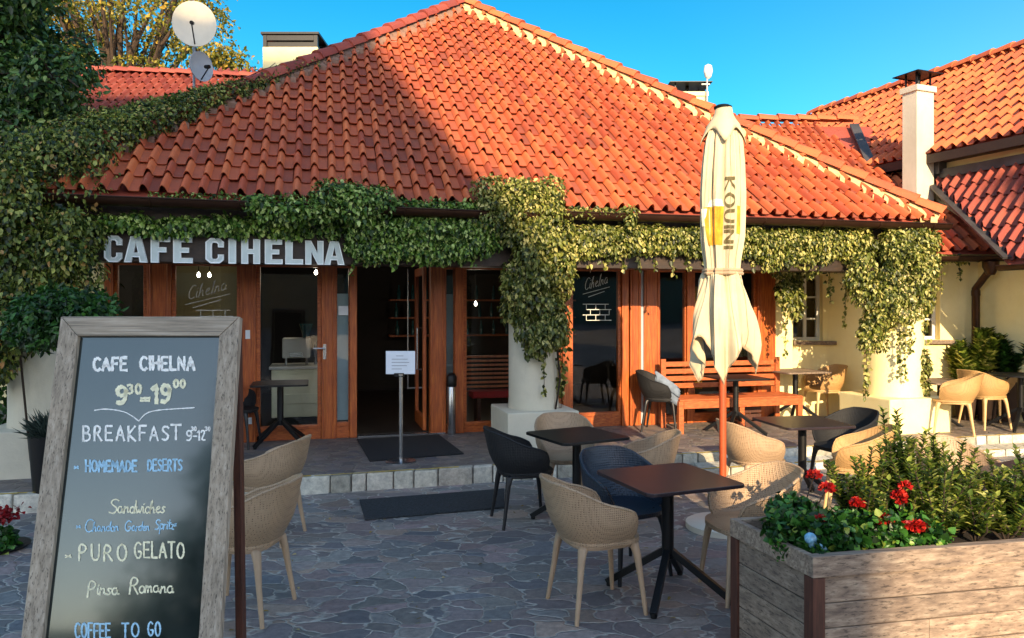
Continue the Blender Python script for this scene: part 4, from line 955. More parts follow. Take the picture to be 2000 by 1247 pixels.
# spiky grass in dark pot on the left
gp = P(92, 890, 6.7); pr = thing('potted_grass', 'spiky blue grey grass in a tall black pot left of the chalkboard', 'potted plant', (gp.x, 6.7, 0))
mb = MB(); zt = P(92, 850, 6.7).z; mb.lathe([(.10, 0), (.15, zt), (.13, zt), (.12, zt-.03)], (gp.x, 6.7, 0), 18); mb.build('pot', M['black'], pr, smooth=True)
n = 220; d = rng.normal(size=(n, 3)); d[:, 2] = np.abs(d[:, 2])+.6
leaf_mesh('foliage', np.array((gp.x, 6.7, zt-.03))+rng.normal(size=(n, 3))*.03, d, rng.normal(size=(n, 3)), np.full(n, .24), np.full(n, .012), leafmat('grass_blade', [(0, '22302e'), (1, '5a6a66')]), pr)

# ------------------------------------------------------------------ chairs
def chair_proto(name, label, shellmat, legmat, group):
    root = thing(name, label, 'chair', (0, 0, 0), 0, group)   # faces +X
    NA, NV = 48, 9; amax = 128
    def rim(a):
        a = abs(a)
        pts = [(0, .80), (28, .795), (50, .765), (75, .705), (98, .655), (112, .625), (121, .57), (128, .485)]
        for (a0, z0), (a1, z1) in zip(pts[:-1], pts[1:]):
            if a <= a1: return z0+(z1-z0)*(a-a0)/(a1-a0)
        return pts[-1][1]
    def surf(i, j, off=0):
        a = -amax+2*amax*i/NA; f = j/(NV-1); th = R(180+a); zr = rim(a); z0 = .435; z = z0+(zr-z0)*f
        rb_ = .215-off; zf = (z-z0)/.37
        back = max(0, math.cos(R(a)*.75))
        rx = rb_+.045*math.sin(min(1, zf*2)*math.pi/2)+.085*zf*back; ry = rb_+.055*math.sin(min(1, zf*2.2)*math.pi/2)+.02*zf
        ex = .78; cx, sy = math.cos(th), math.sin(th)
        x = rx*math.copysign(abs(cx)**ex, cx); y = ry*math.copysign(abs(sy)**ex, sy)
        return Vector((x, y, z))
    vs = []; fc = []
    for side in (0, 1):
        for i in range(NA+1):
            for j in range(NV): vs.append(surf(i, j, 0 if side == 0 else .014))
    S = (NA+1)*NV
    for i in range(NA):
        for j in range(NV-1):
            a = i*NV+j; fc.append((a, a+NV, a+NV+1, a+1)); b = S+a; fc.append((b, b+1, b+NV+1, b+NV))
        a = i*NV+NV-1; fc.append((a, a+NV, S+a+NV, S+a)); a = i*NV; fc.append((a, S+a, S+a+NV, a+NV))
    for i in (0, NA):
        for j in range(NV-1): a = i*NV+j; fc.append((a, a+1, S+a+1, S+a))
    mb = MB(); mb.add(vs, fc); mb.tube([surf(i, NV-1, .007) for i in range(NA+1)], .0105, 6)
    bk = mb.build('backrest', shellmat, root, smooth=True)
    # seat pan
    mb = MB(); vs = []; fc = []; nr, na = 6, 32
    def sp(r, a, zoff):
        ex = .78; c, s_ = math.cos(a), math.sin(a); x = (.225*r)*math.copysign(abs(c)**ex, c)+.02*r*(c > 0); y = .228*r*math.copysign(abs(s_)**ex, s_)
        return Vector((x, y, .465-.02*(1-r*r)+zoff-(.012*max(0, c)*r**3)))
    for zo in (0, -.035):
        for i in range(nr+1):
            for k in range(na): vs.append(sp(i/nr, 2*math.pi*k/na, zo*(1 if i < nr else .8)))
    S = (nr+1)*na
    for i in range(nr):
        for k in range(na):
            k2 = (k+1) % na; fc.append((i*na+k, (i+1)*na+k, (i+1)*na+k2, i*na+k2)); fc.append((S+i*na+k, S+i*na+k2, S+(i+1)*na+k2, S+(i+1)*na+k))
    for k in range(na): k2 = (k+1) % na; fc.append((nr*na+k, S+nr*na+k, S+nr*na+k2, nr*na+k2))
    mb.add(vs, fc); mb.build('seat', shellmat, root, smooth=True)
    mb = MB(); ring = [Vector((.19*math.copysign(abs(math.cos(a))**.6, math.cos(a)), .19*math.copysign(abs(math.sin(a))**.6, math.sin(a)), .422)) for a in [2*math.pi*k/24 for k in range(25)]]
    mb.tube(ring, .017, 7); mb.build('seat_frame', legmat, root, smooth=True)
    for sx in (-1, 1):
        for sy in (-1, 1):
            mb = MB(); top = Vector((.125*sx, .125*sy, .437)); k1 = Vector((.172*sx, .166*sy, .405)); m_ = Vector((.198*sx, .19*sy, .23)); ft = Vector(((.232 if sx < 0 else .222)*sx, .215*sy, 0))
            mb.tube([top, k1, Vector((.184*sx, .177*sy, .345)), m_, ft], [.026, .029, .0225, .0175, .013], 10); mb.build('leg', legmat, root, smooth=True)
    return root
CH = {
 'beige': chair_proto('patio_chair', '', M['beige'], M['beige_leg'], 'woven tub chairs on the patio'),
 'black': chair_proto('patio_chair', '', M['blackchair'], M['black_leg'], 'woven tub chairs on the patio'),
 'navy': chair_proto('patio_chair', '', M['bluechair'], M['blue_leg'], 'woven tub chairs on the patio'),
 'tan': chair_proto('patio_chair', '', M['tan'], M['tan_leg'], 'woven tub chairs on the patio')}
used = set()
def chair(kind, x, y, ang, label, z=0.0):
    o = CH[kind]
    if kind in used: o = copy_tree(o)
    used.add(kind); o.location = (x, y, z); o.rotation_euler = (0, 0, R(ang)); o['label'] = label; return o
chair('beige', .515, 4.52, 20, 'sand beige woven chair nearest the camera, tucked at the left side of the purple-brown table')
chair('navy', .79, 5.13, -62, 'navy blue woven chair behind the nearest table, facing it')
chair('beige', 1.50, 4.74, 188, 'beige woven chair at the right side of the nearest table, partly behind the planter corner')
chair('black', .10, 6.32, 15, 'black woven chair left of the table in front of the middle pillar')
chair('beige', .50, 6.86, -82, 'beige chair behind the table by the middle pillar, only its curved back showing')
chair('beige', 1.05, 6.12, 170, 'beige chair between the two centre tables, mostly hidden behind the navy chair')
chair('beige', -1.62, 4.45, 172, 'nearer of two beige chairs beside the chalkboard, its legs in full view')
chair('beige', -1.95, 5.86, 172, 'farther of two beige chairs beside the chalkboard, closest to the step')
chair('beige', 2.22, 6.75, 12, 'beige woven chair just right of the red parasol pole with its back to the pole')
chair('tan', 2.98, 6.45, 160, 'golden tan chair behind the planter shrubs, right of the oval-edged dark table')
chair('black', 3.28, 7.35, 200, 'dark chair behind the golden tan chair, next to the cream pillar base')
chair('black', 2.02, 10.0, -20, 'black chair on the terrace by the glazed front with a grey blanket over it', PZ)
chair('tan', 4.62, 11.0, 190, 'tan chair at the terrace table under the small white window', PZ)
chair('tan', 5.82, 9.75, 150, 'tan chair right of the cream pillar base, nearest on the right terrace', PZ)
chair('tan', 6.55, 10.25, 15, 'tan chair at the far right facing the dark round table', PZ)
chair('tan', 7.15, 10.9, 200, 'tan chair behind the dark round table at the right edge', PZ)
chair('beige', 3.42, 5.6, -75, 'pale grey beige chair beyond the planter shrubs near the right edge')
chair('black', -3.3, 8.85, 0, 'black chair in the shade beside the small black table left of the entrance', PZ)
# grey blanket on the terrace chair
bk_ = thing('grey_blanket', 'grey blanket draped over the back of the black terrace chair', 'blanket', (2.02, 9.9, PZ+.8))
mb = MB(); vs = []; 
for i in range(9):
    for j in range(9):
        u_, v_ = i/8, j/8; x = 1.90+.30*u_; hgt = PZ+.845-abs(v_-.35)*.42-.22*u_; vs.append((x+.015*math.sin(j*2), 9.77+.012*math.sin(i*1.7)+(v_-.35)*.06-.05*u_, hgt))
mb.add(vs, [(i*9+j, (i+1)*9+j, (i+1)*9+j+1, i*9+j+1) for i in range(8) for j in range(8)]); o = mb.build('cloth', plain('grey_wool', '6c7888', .9, 0, .2, 20), bk_, smooth=True); sm = o.modifiers.new('solid', 'SOLIDIFY'); sm.thickness = .012

# ------------------------------------------------------------------ tables
def table_proto(label, topmat, size, shape='square'):
    root = thing('patio_table', label, 'table', (0, 0, 0), 0, 'pedestal tables on the patio'); mb = MB(); h = size/2
    if shape == 'square':
        pts = []; r = .05
        for cx, cy, a0 in ((h-r, h-r, 0), (-h+r, h-r, 90), (-h+r, -h+r, 180), (h-r, -h+r, 270)):
            for k in range(5): a = R(a0+90*k/4); pts.append((cx+r*math.cos(a), cy+r*math.sin(a)))
    else: pts = [(h*math.cos(2*math.pi*k/40), h*math.sin(2*math.pi*k/40)) for k in range(40)]
    n = len(pts); mb.add([(x, y, .728) for x, y in pts]+[(x, y, .75) for x, y in pts], [tuple(range(n-1, -1, -1)), tuple(range(n, 2*n))]+[(k, (k+1) % n, n+(k+1) % n, n+k) for k in range(n)])
    mb.build('table_top', topmat, root, bevel=.003)
    mb = MB(); mb.lathe([(.038, .24), (.038, .70), (.10, .715), (.10, .7275)], n=20); mb.box(-.2, .2, -.02, .02, .705, .7275); mb.box(-.02, .02, -.2, .2, .7049, .7274); mb.build('pedestal', M['black'], root, smooth=True)
    for k in range(4):
        a = R(45+90*k); mb = MB(); d = Vector((math.cos(a), math.sin(a), 0)); mb.beam(d*.02+vert*.285, d*.40+vert*.025, .042, .042); mb.tube([d*.385, d*.385+vert*.03], .02, 8); mb.build('leg', M['black'], root, bevel=.004)
    return root
TB = {'sq': table_proto('', M['tabletop'], .69), 'wood': table_proto('', M['planky'], .72), 'round': table_proto('', M['black'], .74, 'round'), 'blacksq': table_proto('', M['black'], .66)}
usedt = set()
def table(kind, x, y, ang, label, z=0.0):
    o = TB[kind]
    if kind in usedt: o = copy_tree(o)
    usedt.add(kind); o.location = (x, y, z); o.rotation_euler = (0, 0, R(ang)); o['label'] = label; return o
table('sq', .99, 4.70, 21, 'square dark purple-brown table nearest the camera between the beige and navy chairs')
table('blacksq', .55, 6.27, 28, 'square black table in front of the middle pillar base, beside the black chair')
table('sq', 2.74, 6.98, 10, 'dark table right of the red parasol pole, between the beige and golden tan chairs')
table('blacksq', -2.82, 9.0, 15, 'small black table with splayed legs on the terrace left of the entrance', PZ)
table('blacksq', 2.95, 9.75, 12, 'table with a thin black post in front of the slatted bench, half behind the parasol', PZ)
table('wood', 4.12, 10.75, 14, 'wooden topped table on the terrace below the white window, beside the slatted bench', PZ)
table('round', 6.95, 10.1, 0, 'round dark table at the right edge in front of the potted shrubs', PZ)
table('wood', 6.05, 10.45, 10, 'wooden topped table right of the cream pillar against the side wing', PZ-.12)
table('sq', 3.75, 4.95, 30, 'dark table behind the planter shrubs at the right edge')

# ------------------------------------------------------------------ parasol
UX, UY = 1.745, 6.12
um = thing('folded_parasol', 'tall folded cream parasol with an orange-brown pole, tied with a strap', 'parasol', (UX, UY, 0))
mb = MB(); mb.tube([(UX, UY, .05), (UX, UY, 3.42)], .029, 16); mb.build('pole', M['redpole'], um, smooth=True)
mb = MB(); mb.lathe([(.30, 0), (.30, .045), (.27, .06), (.06, .075), (.045, .22), (.034, .22)], (UX, UY, 0), 32); mb.build('base', M['dish'], um, smooth=True)
def Rz(z, ph):
    kn = [(1.2, .27), (1.5, .285), (1.75, .25), (2.0, .185), (2.13, .148), (2.2, .155), (2.4, .185), (2.75, .192), (3.0, .18), (3.2, .16), (3.33, .12), (3.40, .07), (3.46, .055)]
    r = kn[-1][1]
    for (z0, r0), (z1, r1) in zip(kn[:-1], kn[1:]):
        if z <= z1: f = max(0, (z-z0)/(z1-z0)); r = r0+(r1-r0)*f; break
    return r
def canopy_pt(ph, z, off=0.0):
    a = 2*math.pi*ph; fold = .5+.5*math.cos((8*a+math.sin(a*3)*1.2+z*.3) if z > 2.1 else 8*a+math.sin(a*3)*.8+.6); fine = .5+.5*math.cos(21*a+z*1.6+math.sin(z*5)*.5)+.4*math.sin(33*a-z*1.1)
    amp = min(.30, .12+(2.1-z)*.3) if z < 2.1 else .19; amp *= 1 if z < 3.35 else .3
    r = Rz(z, ph)*(1-amp*fold-.07*fine)+off
    if z < 2.1: r += .03*math.sin(5*a+z*6)
    lean = .012*math.sin(z*2.0)
    return Vector((UX+r*math.cos(a)+lean, UY+r*math.sin(a)*.95, z))
NP = 160; NZ = 46
def zlow(ph):
    a = 2*math.pi*ph; t_ = ((2*a+R(210))/math.pi) % 1.0; tri = min(t_, 1-t_)*2
    return 1.24+.42*tri**.9+.06*math.sin(a+1)
mb = MB(); vs = []; fc = []
for j in range(NZ+1):
    for i in range(NP):
        ph = i/NP; zl = zlow(ph); f = j/NZ; z = zl+(3.46-zl)*f; vs.append(canopy_pt(ph, z))
for j in range(NZ):
    for i in range(NP): i2 = (i+1) % NP; fc.append((j*NP+i, j*NP+i2, (j+1)*NP+i2, (j+1)*NP+i))
mb.add(vs, fc); cn = mb.build('canopy', M['canvas'], um, smooth=True); so = cn.modifiers.new('solid', 'SOLIDIFY'); so.thickness = .006; so.offset = -1
mb = MB()
for k in range(8):
    ph = k/8+.02
    mb.tube([canopy_pt(ph+.004*math.sin(j*.7), zlow(ph)+(3.38-zlow(ph))*j/40, .003) for j in range(41)], .0035, 5)
mb.tube([canopy_pt(i/120, zlow(i/120)+.006, .002) for i in range(121)], .0045, 5)
mb.build('dark_line', M['strap'], um)  # dark tan piping also draws in the shaded creases between the folds
# vent flap over the top with scalloped edge
mb = MB(); vs = []; fc = []; n = 64
for j in range(7):
    for i in range(n):
        a = 2*math.pi*i/n; f = j/6; zb = 3.16+.13*abs(math.sin(2*a+.35)); z = zb+(3.475-zb)*f; r = (Rz(z, 0)+.012)*(1+.06*math.cos(4*a+.4)*(1-f)); vs.append(Vector((UX+r*math.cos(a)+.012*math.sin(z*2), UY+r*math.sin(a), z)))
for j in range(6):
    for i in range(n): i2 = (i+1) % n; fc.append((j*n+i, j*n+i2, (j+1)*n+i2, (j+1)*n+i))
mb.add(vs, fc); fl = mb.build('vent_flap', M['canvas'], um, smooth=True); so = fl.modifiers.new('solid', 'SOLIDIFY'); so.thickness = .005
mb = MB(); mb.lathe([(.07, 3.47), (.075, 3.485), (.05, 3.50), (.01, 3.505)], (UX, UY, 0), 20); mb.build('finial', M['black'], um, smooth=True)
mb = MB(); mb.tube([canopy_pt(i/60, 2.13, .010) for i in range(61)], .018, 6); mb.tube([canopy_pt(i/60, 2.105, .010) for i in range(61)], .014, 6); mb.build('tie_strap', M['strap'], um, smooth=True)
# printed beer glass and vertical name: follows the cloth
def cam_phi(px): # cloth angle facing the camera at this pixel column (front side)
    dx = ((px-CX)/FPX*(UY-.17)-UX)/.19; dx = max(-.98, min(.98, dx)); a = -math.acos(dx) if True else 0; return a/(2*math.pi)
def decal(mb, x0, x1, z0, z1, shape=None, n=10, m=14):
    vs = []
    for j in range(m+1):
        for i in range(n+1):
            z = z0+(z1-z0)*j/m; k = shape(j/m) if shape else 1; xc = (x0+x1)/2; px = xc+(x0+(x1-x0)*i/n-xc)*k; vs.append(canopy_pt(cam_phi(px), z, .006))
    mb.add(vs, [(j*(n+1)+i, j*(n+1)+i+1, (j+1)*(n+1)+i+1, (j+1)*(n+1)+i) for j in range(m) for i in range(n)])
zc = lambda py: H-(py-CY)/FPX*(UY-.18)
mb = MB(); decal(mb, 1382, 1417, zc(478), zc(402), lambda f: .82+.18*f); decal(mb, 1449, 1461, zc(455), zc(400)); mb.build('printed_glass', M['amber'], um, smooth=True)
mb = MB(); decal(mb, 1385, 1417, zc(402), zc(388), lambda f: 1.0-.3*f); decal(mb, 1375, 1385, zc(440), zc(405)); mb.build('printed_foam', M['chalk_y'], um, smooth=True)
mb = MB(); strokes = text_strokes('KOUINI', 0, 1, 0, 1, .01, 0, .2)
fm = lambda x, y: canopy_pt(cam_phi(1418+y*19), zc(348+x*135), .007)
for wd in (.05,): ribbons(mb, strokes, wd, fm, .05)
mb.build('printed_name', M['olive'], um)

# ------------------------------------------------------------------ chalkboard
YT, YB = 2.91, 2.60; ZT, ZB0 = P(0, 621, YT).z, 0.02
# plane through top (YT,ZT) with lean
lean = (2.91-2.62)/(ZT-P(0, 1247, 2.62).z)
def BX(px, py):  # ray through a pixel of the board plane
    v = (CY-py)/FPX; u = (px-CX)/FPX; Y = (YT-lean*(ZT-H))/(1-lean*v); return Vector((u*Y, Y, H+v*Y))
dn = Vector((0, lean, 1)).normalized(); bnrm = Vector((0, -1, lean)).normalized()
tl, tr = BX(125, 621), BX(472, 621); ctr = (tl+tr)/2; W2 = (tr-tl).length/2; LEN = (ZT-.0)/dn.z-.01
xshift = Vector((-1.373-(-1.414), 0, 0))*0
def BP(x, d, o=0.0):  # x from centre, d down from the top, o out of the front
    return ctr+Vector((x+ .035*d/1.13, 0, 0))-dn*d+bnrm*o
cb = thing('chalkboard_sign', 'tall weathered wooden A-frame chalkboard with the handwritten cafe menu in the left foreground', 'chalkboard', (ctr.x, ctr.y, 0))
FW = .075
def bquad(mb, pts, o0, o1):
    vs = [BP(x, d, o1) for x, d in pts]+[BP(x, d, o0) for x, d in pts]; n = len(pts)
    mb.add(vs, [tuple(range(n-1, -1, -1)), tuple(range(n, 2*n))]+[(k, (k+1) % n, n+(k+1) % n, n+k) for k in range(n)])
e = .0015
for pts, mt, nm in (([(-W2, 0), (-W2+FW, FW*1.05), (-W2+FW, LEN-.16), (-W2, LEN)], M['weathered'], 'side_rail'), ([(W2, 0), (W2, LEN), (W2-FW, LEN-.16), (W2-FW, FW*1.05)], M['weathered'], 'side_rail'),
                ([(-W2+e, 0), (W2-e, 0), (W2-FW, FW*1.05-e), (-W2+FW, FW*1.05-e)], M['weatheredh'], 'top_rail'), ([(-W2+FW+e, LEN-.26), (W2-FW-e, LEN-.26), (W2-FW-e, LEN-.17), (-W2+FW+e, LEN-.17)], M['weatheredh'], 'bottom_rail')):
    mb = MB(); bquad(mb, pts, -.014, .022); mb.build(nm, mt, cb, bevel=.003)
mb = MB(); bquad(mb, [(-W2+FW-.006, FW-.004), (W2-FW+.006, FW-.004), (W2-FW+.006, LEN-.25), (-W2+FW-.006, LEN-.25)], -.012, .002)
panel = mb.build('chalkboard_panel', M['board'], cb)
# rear legs, splayed backwards
for sx in (-1, 1):
    mb = MB(); a = BP(sx*(W2-.03), .03, -.035); b = Vector((a.x+.045*sx, ctr.y-.03, 0.0)); mb.beam(a, b, .04, .03, (1, 0, 0)); mb.build('rear_leg', M['post'], cb, bevel=.003)
mb = MB(); mb.beam((ctr.x-W2+.05, ctr.y-.005, .4), (ctr.x+W2-.01, ctr.y-.005, .4), .04, .02); mb.build('rear_rail', M['post'], cb)
def bmap(px, py): p = BX(px, py); return p+bnrm*.004
def board_text(txt, x0, x1, ybase, ytop, mat, wd, slant=0, gap=.24, lower=False, dbl=False):
    mb = MB(); h = ybase-ytop
    st_ = text_strokes(txt, x0, x1, 0, h, .03, slant, gap)
    ribbons2(mb, st_, wd*1.25, lambda x, y: bmap(x, ybase-y))
    return mb.build('chalk_lettering', mat, panel)
def ribbons2(mb, strokes, wd, fm):
    q = [[(x/100, y/100) for x, y in s_] for s_ in strokes]; ribbons(mb, q, wd/100, lambda x, y: fm(x*100, y*100), .22)
board_text('CAFE', 184, 248, 724, 700, M['chalk_w'], 4.8); board_text('CIHELNA', 275, 380, 723, 698, M['chalk_w'], 4.4)
board_text('9', 229, 247, 788, 756, M['chalk_y'], 6.5); board_text('30', 251, 276, 770, 752, M['chalk_y'], 4); board_text('=', 276, 293, 792, 765, M['chalk_y'], 4)
board_text('19', 299, 332, 786, 752, M['chalk_y'], 6.5); board_text('00', 340, 362, 757, 743, M['chalk_y'], 4)
mb = MB(); ribbons2(mb, [smoothpts([(186, 0+802), (205, 799), (240, 803), (258, 812), (272, 823)], 2), smoothpts([(272, 823), (285, 808), (305, 802), (345, 799), (380, 797)], 2)], 2.2, bmap); mb.build('chalk_lettering', M['chalk_w'], panel)
board_text('BREAKFAS', 164, 330, 861, 833, M['chalk_w'], 3.4, 0, .3); board_text('T', 336, 354, 859, 831, M['chalk_w'], 3.4)
board_text('9', 365, 375, 861, 842, M['chalk_w'], 2.6); board_text('30', 375, 384, 842, 834, M['chalk_w'], 1.8); board_text('-', 378, 385, 860, 842, M['chalk_w'], 2.4); board_text('12', 387, 401, 860, 841, M['chalk_w'], 2.6); board_text('30', 402, 411, 842, 834, M['chalk_w'], 1.8)
board_text('*', 146, 154, 921, 903, M['chalk_b'], 2.5); board_text('HOMEMADE', 169, 268, 921, 900, M['chalk_b'], 3.4, 0, .2); board_text('DESERTS', 290, 356, 920, 898, M['chalk_b'], 3.0, 0, .2)
board_text('S', 213, 228, 1004, 974, M['chalk_y'], 2.4, .2); board_text('andwiches', 230, 322, 1003, 978, M['chalk_y'], 2.4, .12, .06)
board_text('*', 150, 158, 1036, 1020, M['chalk_b'], 2.2); board_text('C', 166, 180, 1040, 1016, M['chalk_b'], 2.0, .15); board_text('handon', 182, 232, 1038, 1019, M['chalk_b'], 1.9, .12, .06); board_text('G', 244, 256, 1038, 1018, M['chalk_b'], 2.0, .15); board_text('arden', 258, 292, 1037, 1019, M['chalk_b'], 1.9, .12, .06); board_text('S', 303, 311, 1036, 1016, M['chalk_b'], 2.0, .15); board_text('pritz*', 313, 344, 1034, 1014, M['chalk_b'], 1.9, .1, .06)
board_text('*', 128, 140, 1094, 1076, M['chalk_y'], 2.4); board_text('PURO', 156, 248, 1095, 1064, M['chalk_y'], 3.4, 0, .32); board_text('GELATO', 264, 360, 1090, 1060, M['chalk_y'], 3.2, 0, .22)
board_text('P', 172, 186, 1166, 1134, M['chalk_y'], 2.8, .12); board_text('insa', 190, 233, 1162, 1136, M['chalk_y'], 2.6, .1, .06); board_text('R', 254, 270, 1160, 1128, M['chalk_y'], 2.8, .12); board_text('omana', 272, 340, 1158, 1132, M['chalk_y'], 2.6, .1, .06)
board_text('COFFEE', 148, 216, 1246, 1218, M['chalk_b'], 3.2, 0, .22); board_text('TO', 240, 272, 1244, 1217, M['chalk_b'], 3.0); board_text('GO', 290, 314, 1242, 1216, M['chalk_b'], 3.0)

# ------------------------------------------------------------------ planter with flowers
pA = G(1430, 1010, 0.0); 
PH = .70
def PT(px, py): Y = FPX*(H-PH)/(py-CY); return Vector(((px-CX)/FPX*Y, Y, 0))
k0 = PT(1588, 1088); k1 = PT(2003, 1057); k3 = PT(1428, 1012)
fd = (k1-k0).normalized(); sdv = Vector((-fd.y, fd.x, 0)); dep = (k3-k0).length
sdv = (k3-k0).normalized()
pl = thing('wooden_planter', 'long weathered plank planter box with dark corner posts in the right foreground', 'planter', k0)
LN = 1.9
def PP(a, b, z): return k0+fd*a+sdv*b+vert*z
def pbox(mb, a0, a1, b0, b1, z0, z1): mb.hexa([PP(a0, b0, z0), PP(a1, b0, z0), PP(a1, b1, z0), PP(a0, b1, z0), PP(a0, b0, z1), PP(a1, b0, z1), PP(a1, b1, z1), PP(a0, b1, z1)])
def planks(mb, a0, a1, b0, b1, zs, split=()):
    for i, (z0, z1) in enumerate(zs):
        if split and i in split: s_ = split[i]; pbox(mb, a0, s_-.002, b0, b1, z0, z1); pbox(mb, s_+.002, a1, b0+.003, b1, z0, z1)
        else: pbox(mb, a0, a1, b0, b1, z0, z1)
zs = [(.02, .13), (.135, .245), (.25, .36), (.365, .475), (.48, .60)]
mb = MB(); planks(mb, .055, LN, .012, .035, zs, {1: .75, 3: 1.3, 2: .62}); mb.build('front_planks', M['plank'], pl, bevel=.004)
mb = MB(); planks(mb, .012, .035, .055, dep-.05, zs); mb.build('side_planks', M['planky'], pl, bevel=.004)
mb = MB(); planks(mb, .05, LN, dep-.035, dep-.012, zs); mb.build('back_planks', M['plank'], pl, bevel=.004)
mb = MB(); planks(mb, LN-.03, LN-.005, .05, dep-.05, zs); mb.build('side_planks', M['planky'], pl, bevel=.004)
mb = MB(); pbox(mb, -.004, LN+.02, -.006, .03, .603, PH); pbox(mb, -.004, .03, .0305, dep-.03, .603, PH-.001); pbox(mb, -.004, LN+.02, dep-.0295, dep+.006, .603, PH-.002); pbox(mb, LN-.03, LN+.02, .031, dep-.03, .603, PH-.0015)
pbox(mb, .031, LN-.031, .031, .06, PH-.03, PH-.006); mb.build('top_rail', M['plank'], pl, bevel=.004)
for a, b in ((0, 0), (0, dep-.055), (LN-.055, 0), (LN-.055, dep-.055)):
    mb = MB(); pbox(mb, a-.0015, a+.062, b-.0015, b+.062, 0, .601); mb.build('corner_post', M['post'], pl, bevel=.004)
mb = MB(); pbox(mb, .036, LN-.03, .036, dep-.036, .3, PH-.07); mb.build('soil', M['soil'], pl)
# plants in it
def geranium(a, b, h, r, label, flowers):
    c = PP(a, b, PH-.07); root = thing('geranium', label, 'flower', c, 0, 'red geraniums in the planter'); lv = Leaves()
    for i in range(7): lv.blob(tuple(c+Vector((U(-r, r)*.6, U(-r, r)*.6, h*U(.2, .8)))), (r*.42, r*.42, h*.4), 110, .034, -.1, .95, .4)
    lv.build('foliage', M['ger'], root); mb = MB()
    for i in range(6): mb.tube([c, c+Vector((U(-r, r)*.6, U(-r, r)*.6, h*.8))], .004, 5)
    mb.build('stem', M['bush'] if False else M['vinestem'], root)
    for (dx, dy, dz_, s_) in flowers:
        p = c+Vector((dx, dy, dz_)); n = 60; d = rng.normal(size=(n, 3)); d /= np.linalg.norm(d, axis=1, keepdims=True); d[:, 2] = np.abs(d[:, 2])*.9-.15
        fl = leaf_mesh('flower_head', np.array(p)+d*s_*.5, d+rng.normal(size=(n, 3))*.3, rng.normal(size=(n, 3)), np.full(n, s_*.55), np.full(n, s_*.5), M['petal'], root)
        mb = MB(); mb.tube([c, p], .004, 5); mb.build('flower_stalk', M['vinestem'], root)
random.seed(21)
FLW = [(.10, .30, 'geranium at the back left corner of the planter with a magenta red bloom', 1590, 930, 3.95), (.22, .42, 'geranium with a round bright red bloom above the left planter edge', 1616, 955, 3.85),
       (.17, .19, 'geranium near the planter corner with a small bright red bloom beside the blue ornament', 1604, 1020, 3.62), (.42, .3, 'geranium with a dull dark red bloom in the shaded left half', 1675, 985, 3.75),
       (.52, .20, 'geranium with wilted brownish red bloom low in the shade', 1727, 1018, 3.6), (.72, .30, 'geranium with a tall orange red flower spike in the sun', 1757, 970, 3.75), (.74, .18, 'geranium with a flat scarlet bloom just above the front rail', 1790, 1030, 3.6),
       (.33, .19, 'low dark green geranium without blooms behind the front rail', None, 0, 0), (.34, .52, 'low geranium without blooms at the back of the planter', None, 0, 0)]
for (a, b, lb, px, py, Y) in FLW:
    c = PP(a, b, PH-.07); fl = []
    if px:
        p = P(px, py, Y); d = p-c; fl = [(d.x, d.y, d.z, .047)]
        if px in (1757, 1790): fl.append((d.x+.03, d.y, d.z+(.05 if px == 1757 else -.005), .038)); fl.append((d.x+(.015 if px == 1757 else -.045), d.y+.01, d.z-.03*(px == 1757), .034))
    geranium(a, b, .15 if b < .2 else .17, .15, lb, fl)
def shrub(c, h, n, label, mat, group, sz=.075, spread=.16, name='leafy_shrub', pot=None):
    c = Vector(c); root = thing(name, label, 'shrub', c, 0, group); mb = MB(); Cn = []; T = []; N = []; Ls = []
    for i in range(n):
        a = U(0, 2*math.pi); tip = c+Vector((math.cos(a)*spread*U(.1, 1), math.sin(a)*spread*U(.1, 1), h*U(.55, 1.0))); mid = (c+tip)/2+Vector((U(-.03, .03), U(-.03, .03), 0))
        mb.tube([c, mid, tip], [.006, .005, .003], 5)
        k = int(h*110)
        for j in range(k):
            f = .25+.75*(j+1)/k; p = (c*(1-f)**2+mid*2*f*(1-f)+tip*f*f); b_ = j*2.4+U(-.3, .3); d = Vector((math.cos(b_), math.sin(b_), U(.2, .9)+f*.4))
            Cn.append(p); T.append(d); N.append(Vector((-d.x*.3, -d.y*.3, 1))+Vector((U(-.3, .3), U(-.3, .3), 0))); Ls.append(sz*U(.6, 1.15)*(1.1-.35*f))
    mb.build('stem', M['vinestem'], root); Ls = np.array(Ls); leaf_mesh('foliage', np.array([tuple(v) for v in Cn]), np.array([tuple(v) for v in T]), np.array([tuple(v) for v in N]), Ls, Ls*.52, mat, root, .25, .15)
    if pot:
        r, z0 = pot; mb = MB(); mb.lathe([(r*.7, z0), (r, c.z), (r*.9, c.z), (r*.85, c.z-.03)], (c.x, c.y, 0), 20); mb.build('pot', M['terracotta'], root, smooth=True)
    return root
random.seed(33)
spots = [(1660, 905, 3.95, .32), (1700, 880, 4.0, .36), (1745, 850, 3.95, .42), (1760, 808, 4.02, .52), (1800, 880, 3.9, .36), (1850, 860, 4.05, .36), (1832, 905, 3.8, .30), (1880, 915, 3.9, .28), (1925, 905, 4.0, .32), (1965, 890, 3.95, .34), (1990, 930, 3.85, .26), (1905, 960, 3.75, .22), (1965, 985, 3.75, .2), (1845, 960, 3.7, .24), (1700, 930, 3.8, .26), (1775, 930, 3.85, .28), (2020, 880, 4.05, .34)]
desc = ['at the left end of the shrub row behind the red blooms', 'second from the left behind the red blooms', 'with pale tips in front of the cream pillar base', 'tallest one rising before the cream pillar base', 'beside the tallest one on its right', 'behind the row near the grey chair back', 'in mid planter above the scarlet bloom', 'low and yellow green right of the scarlet bloom', 'bushy, below the dark table edge', 'with upright shoots near the right edge', 'at the very right edge of the planter', 'low, over the right front rail', 'lowest, by the right rail end', 'squat, just right of the orange flower spike', 'squat, between the dull red blooms', 'behind the orange flower spike', 'cut off by the right picture edge']
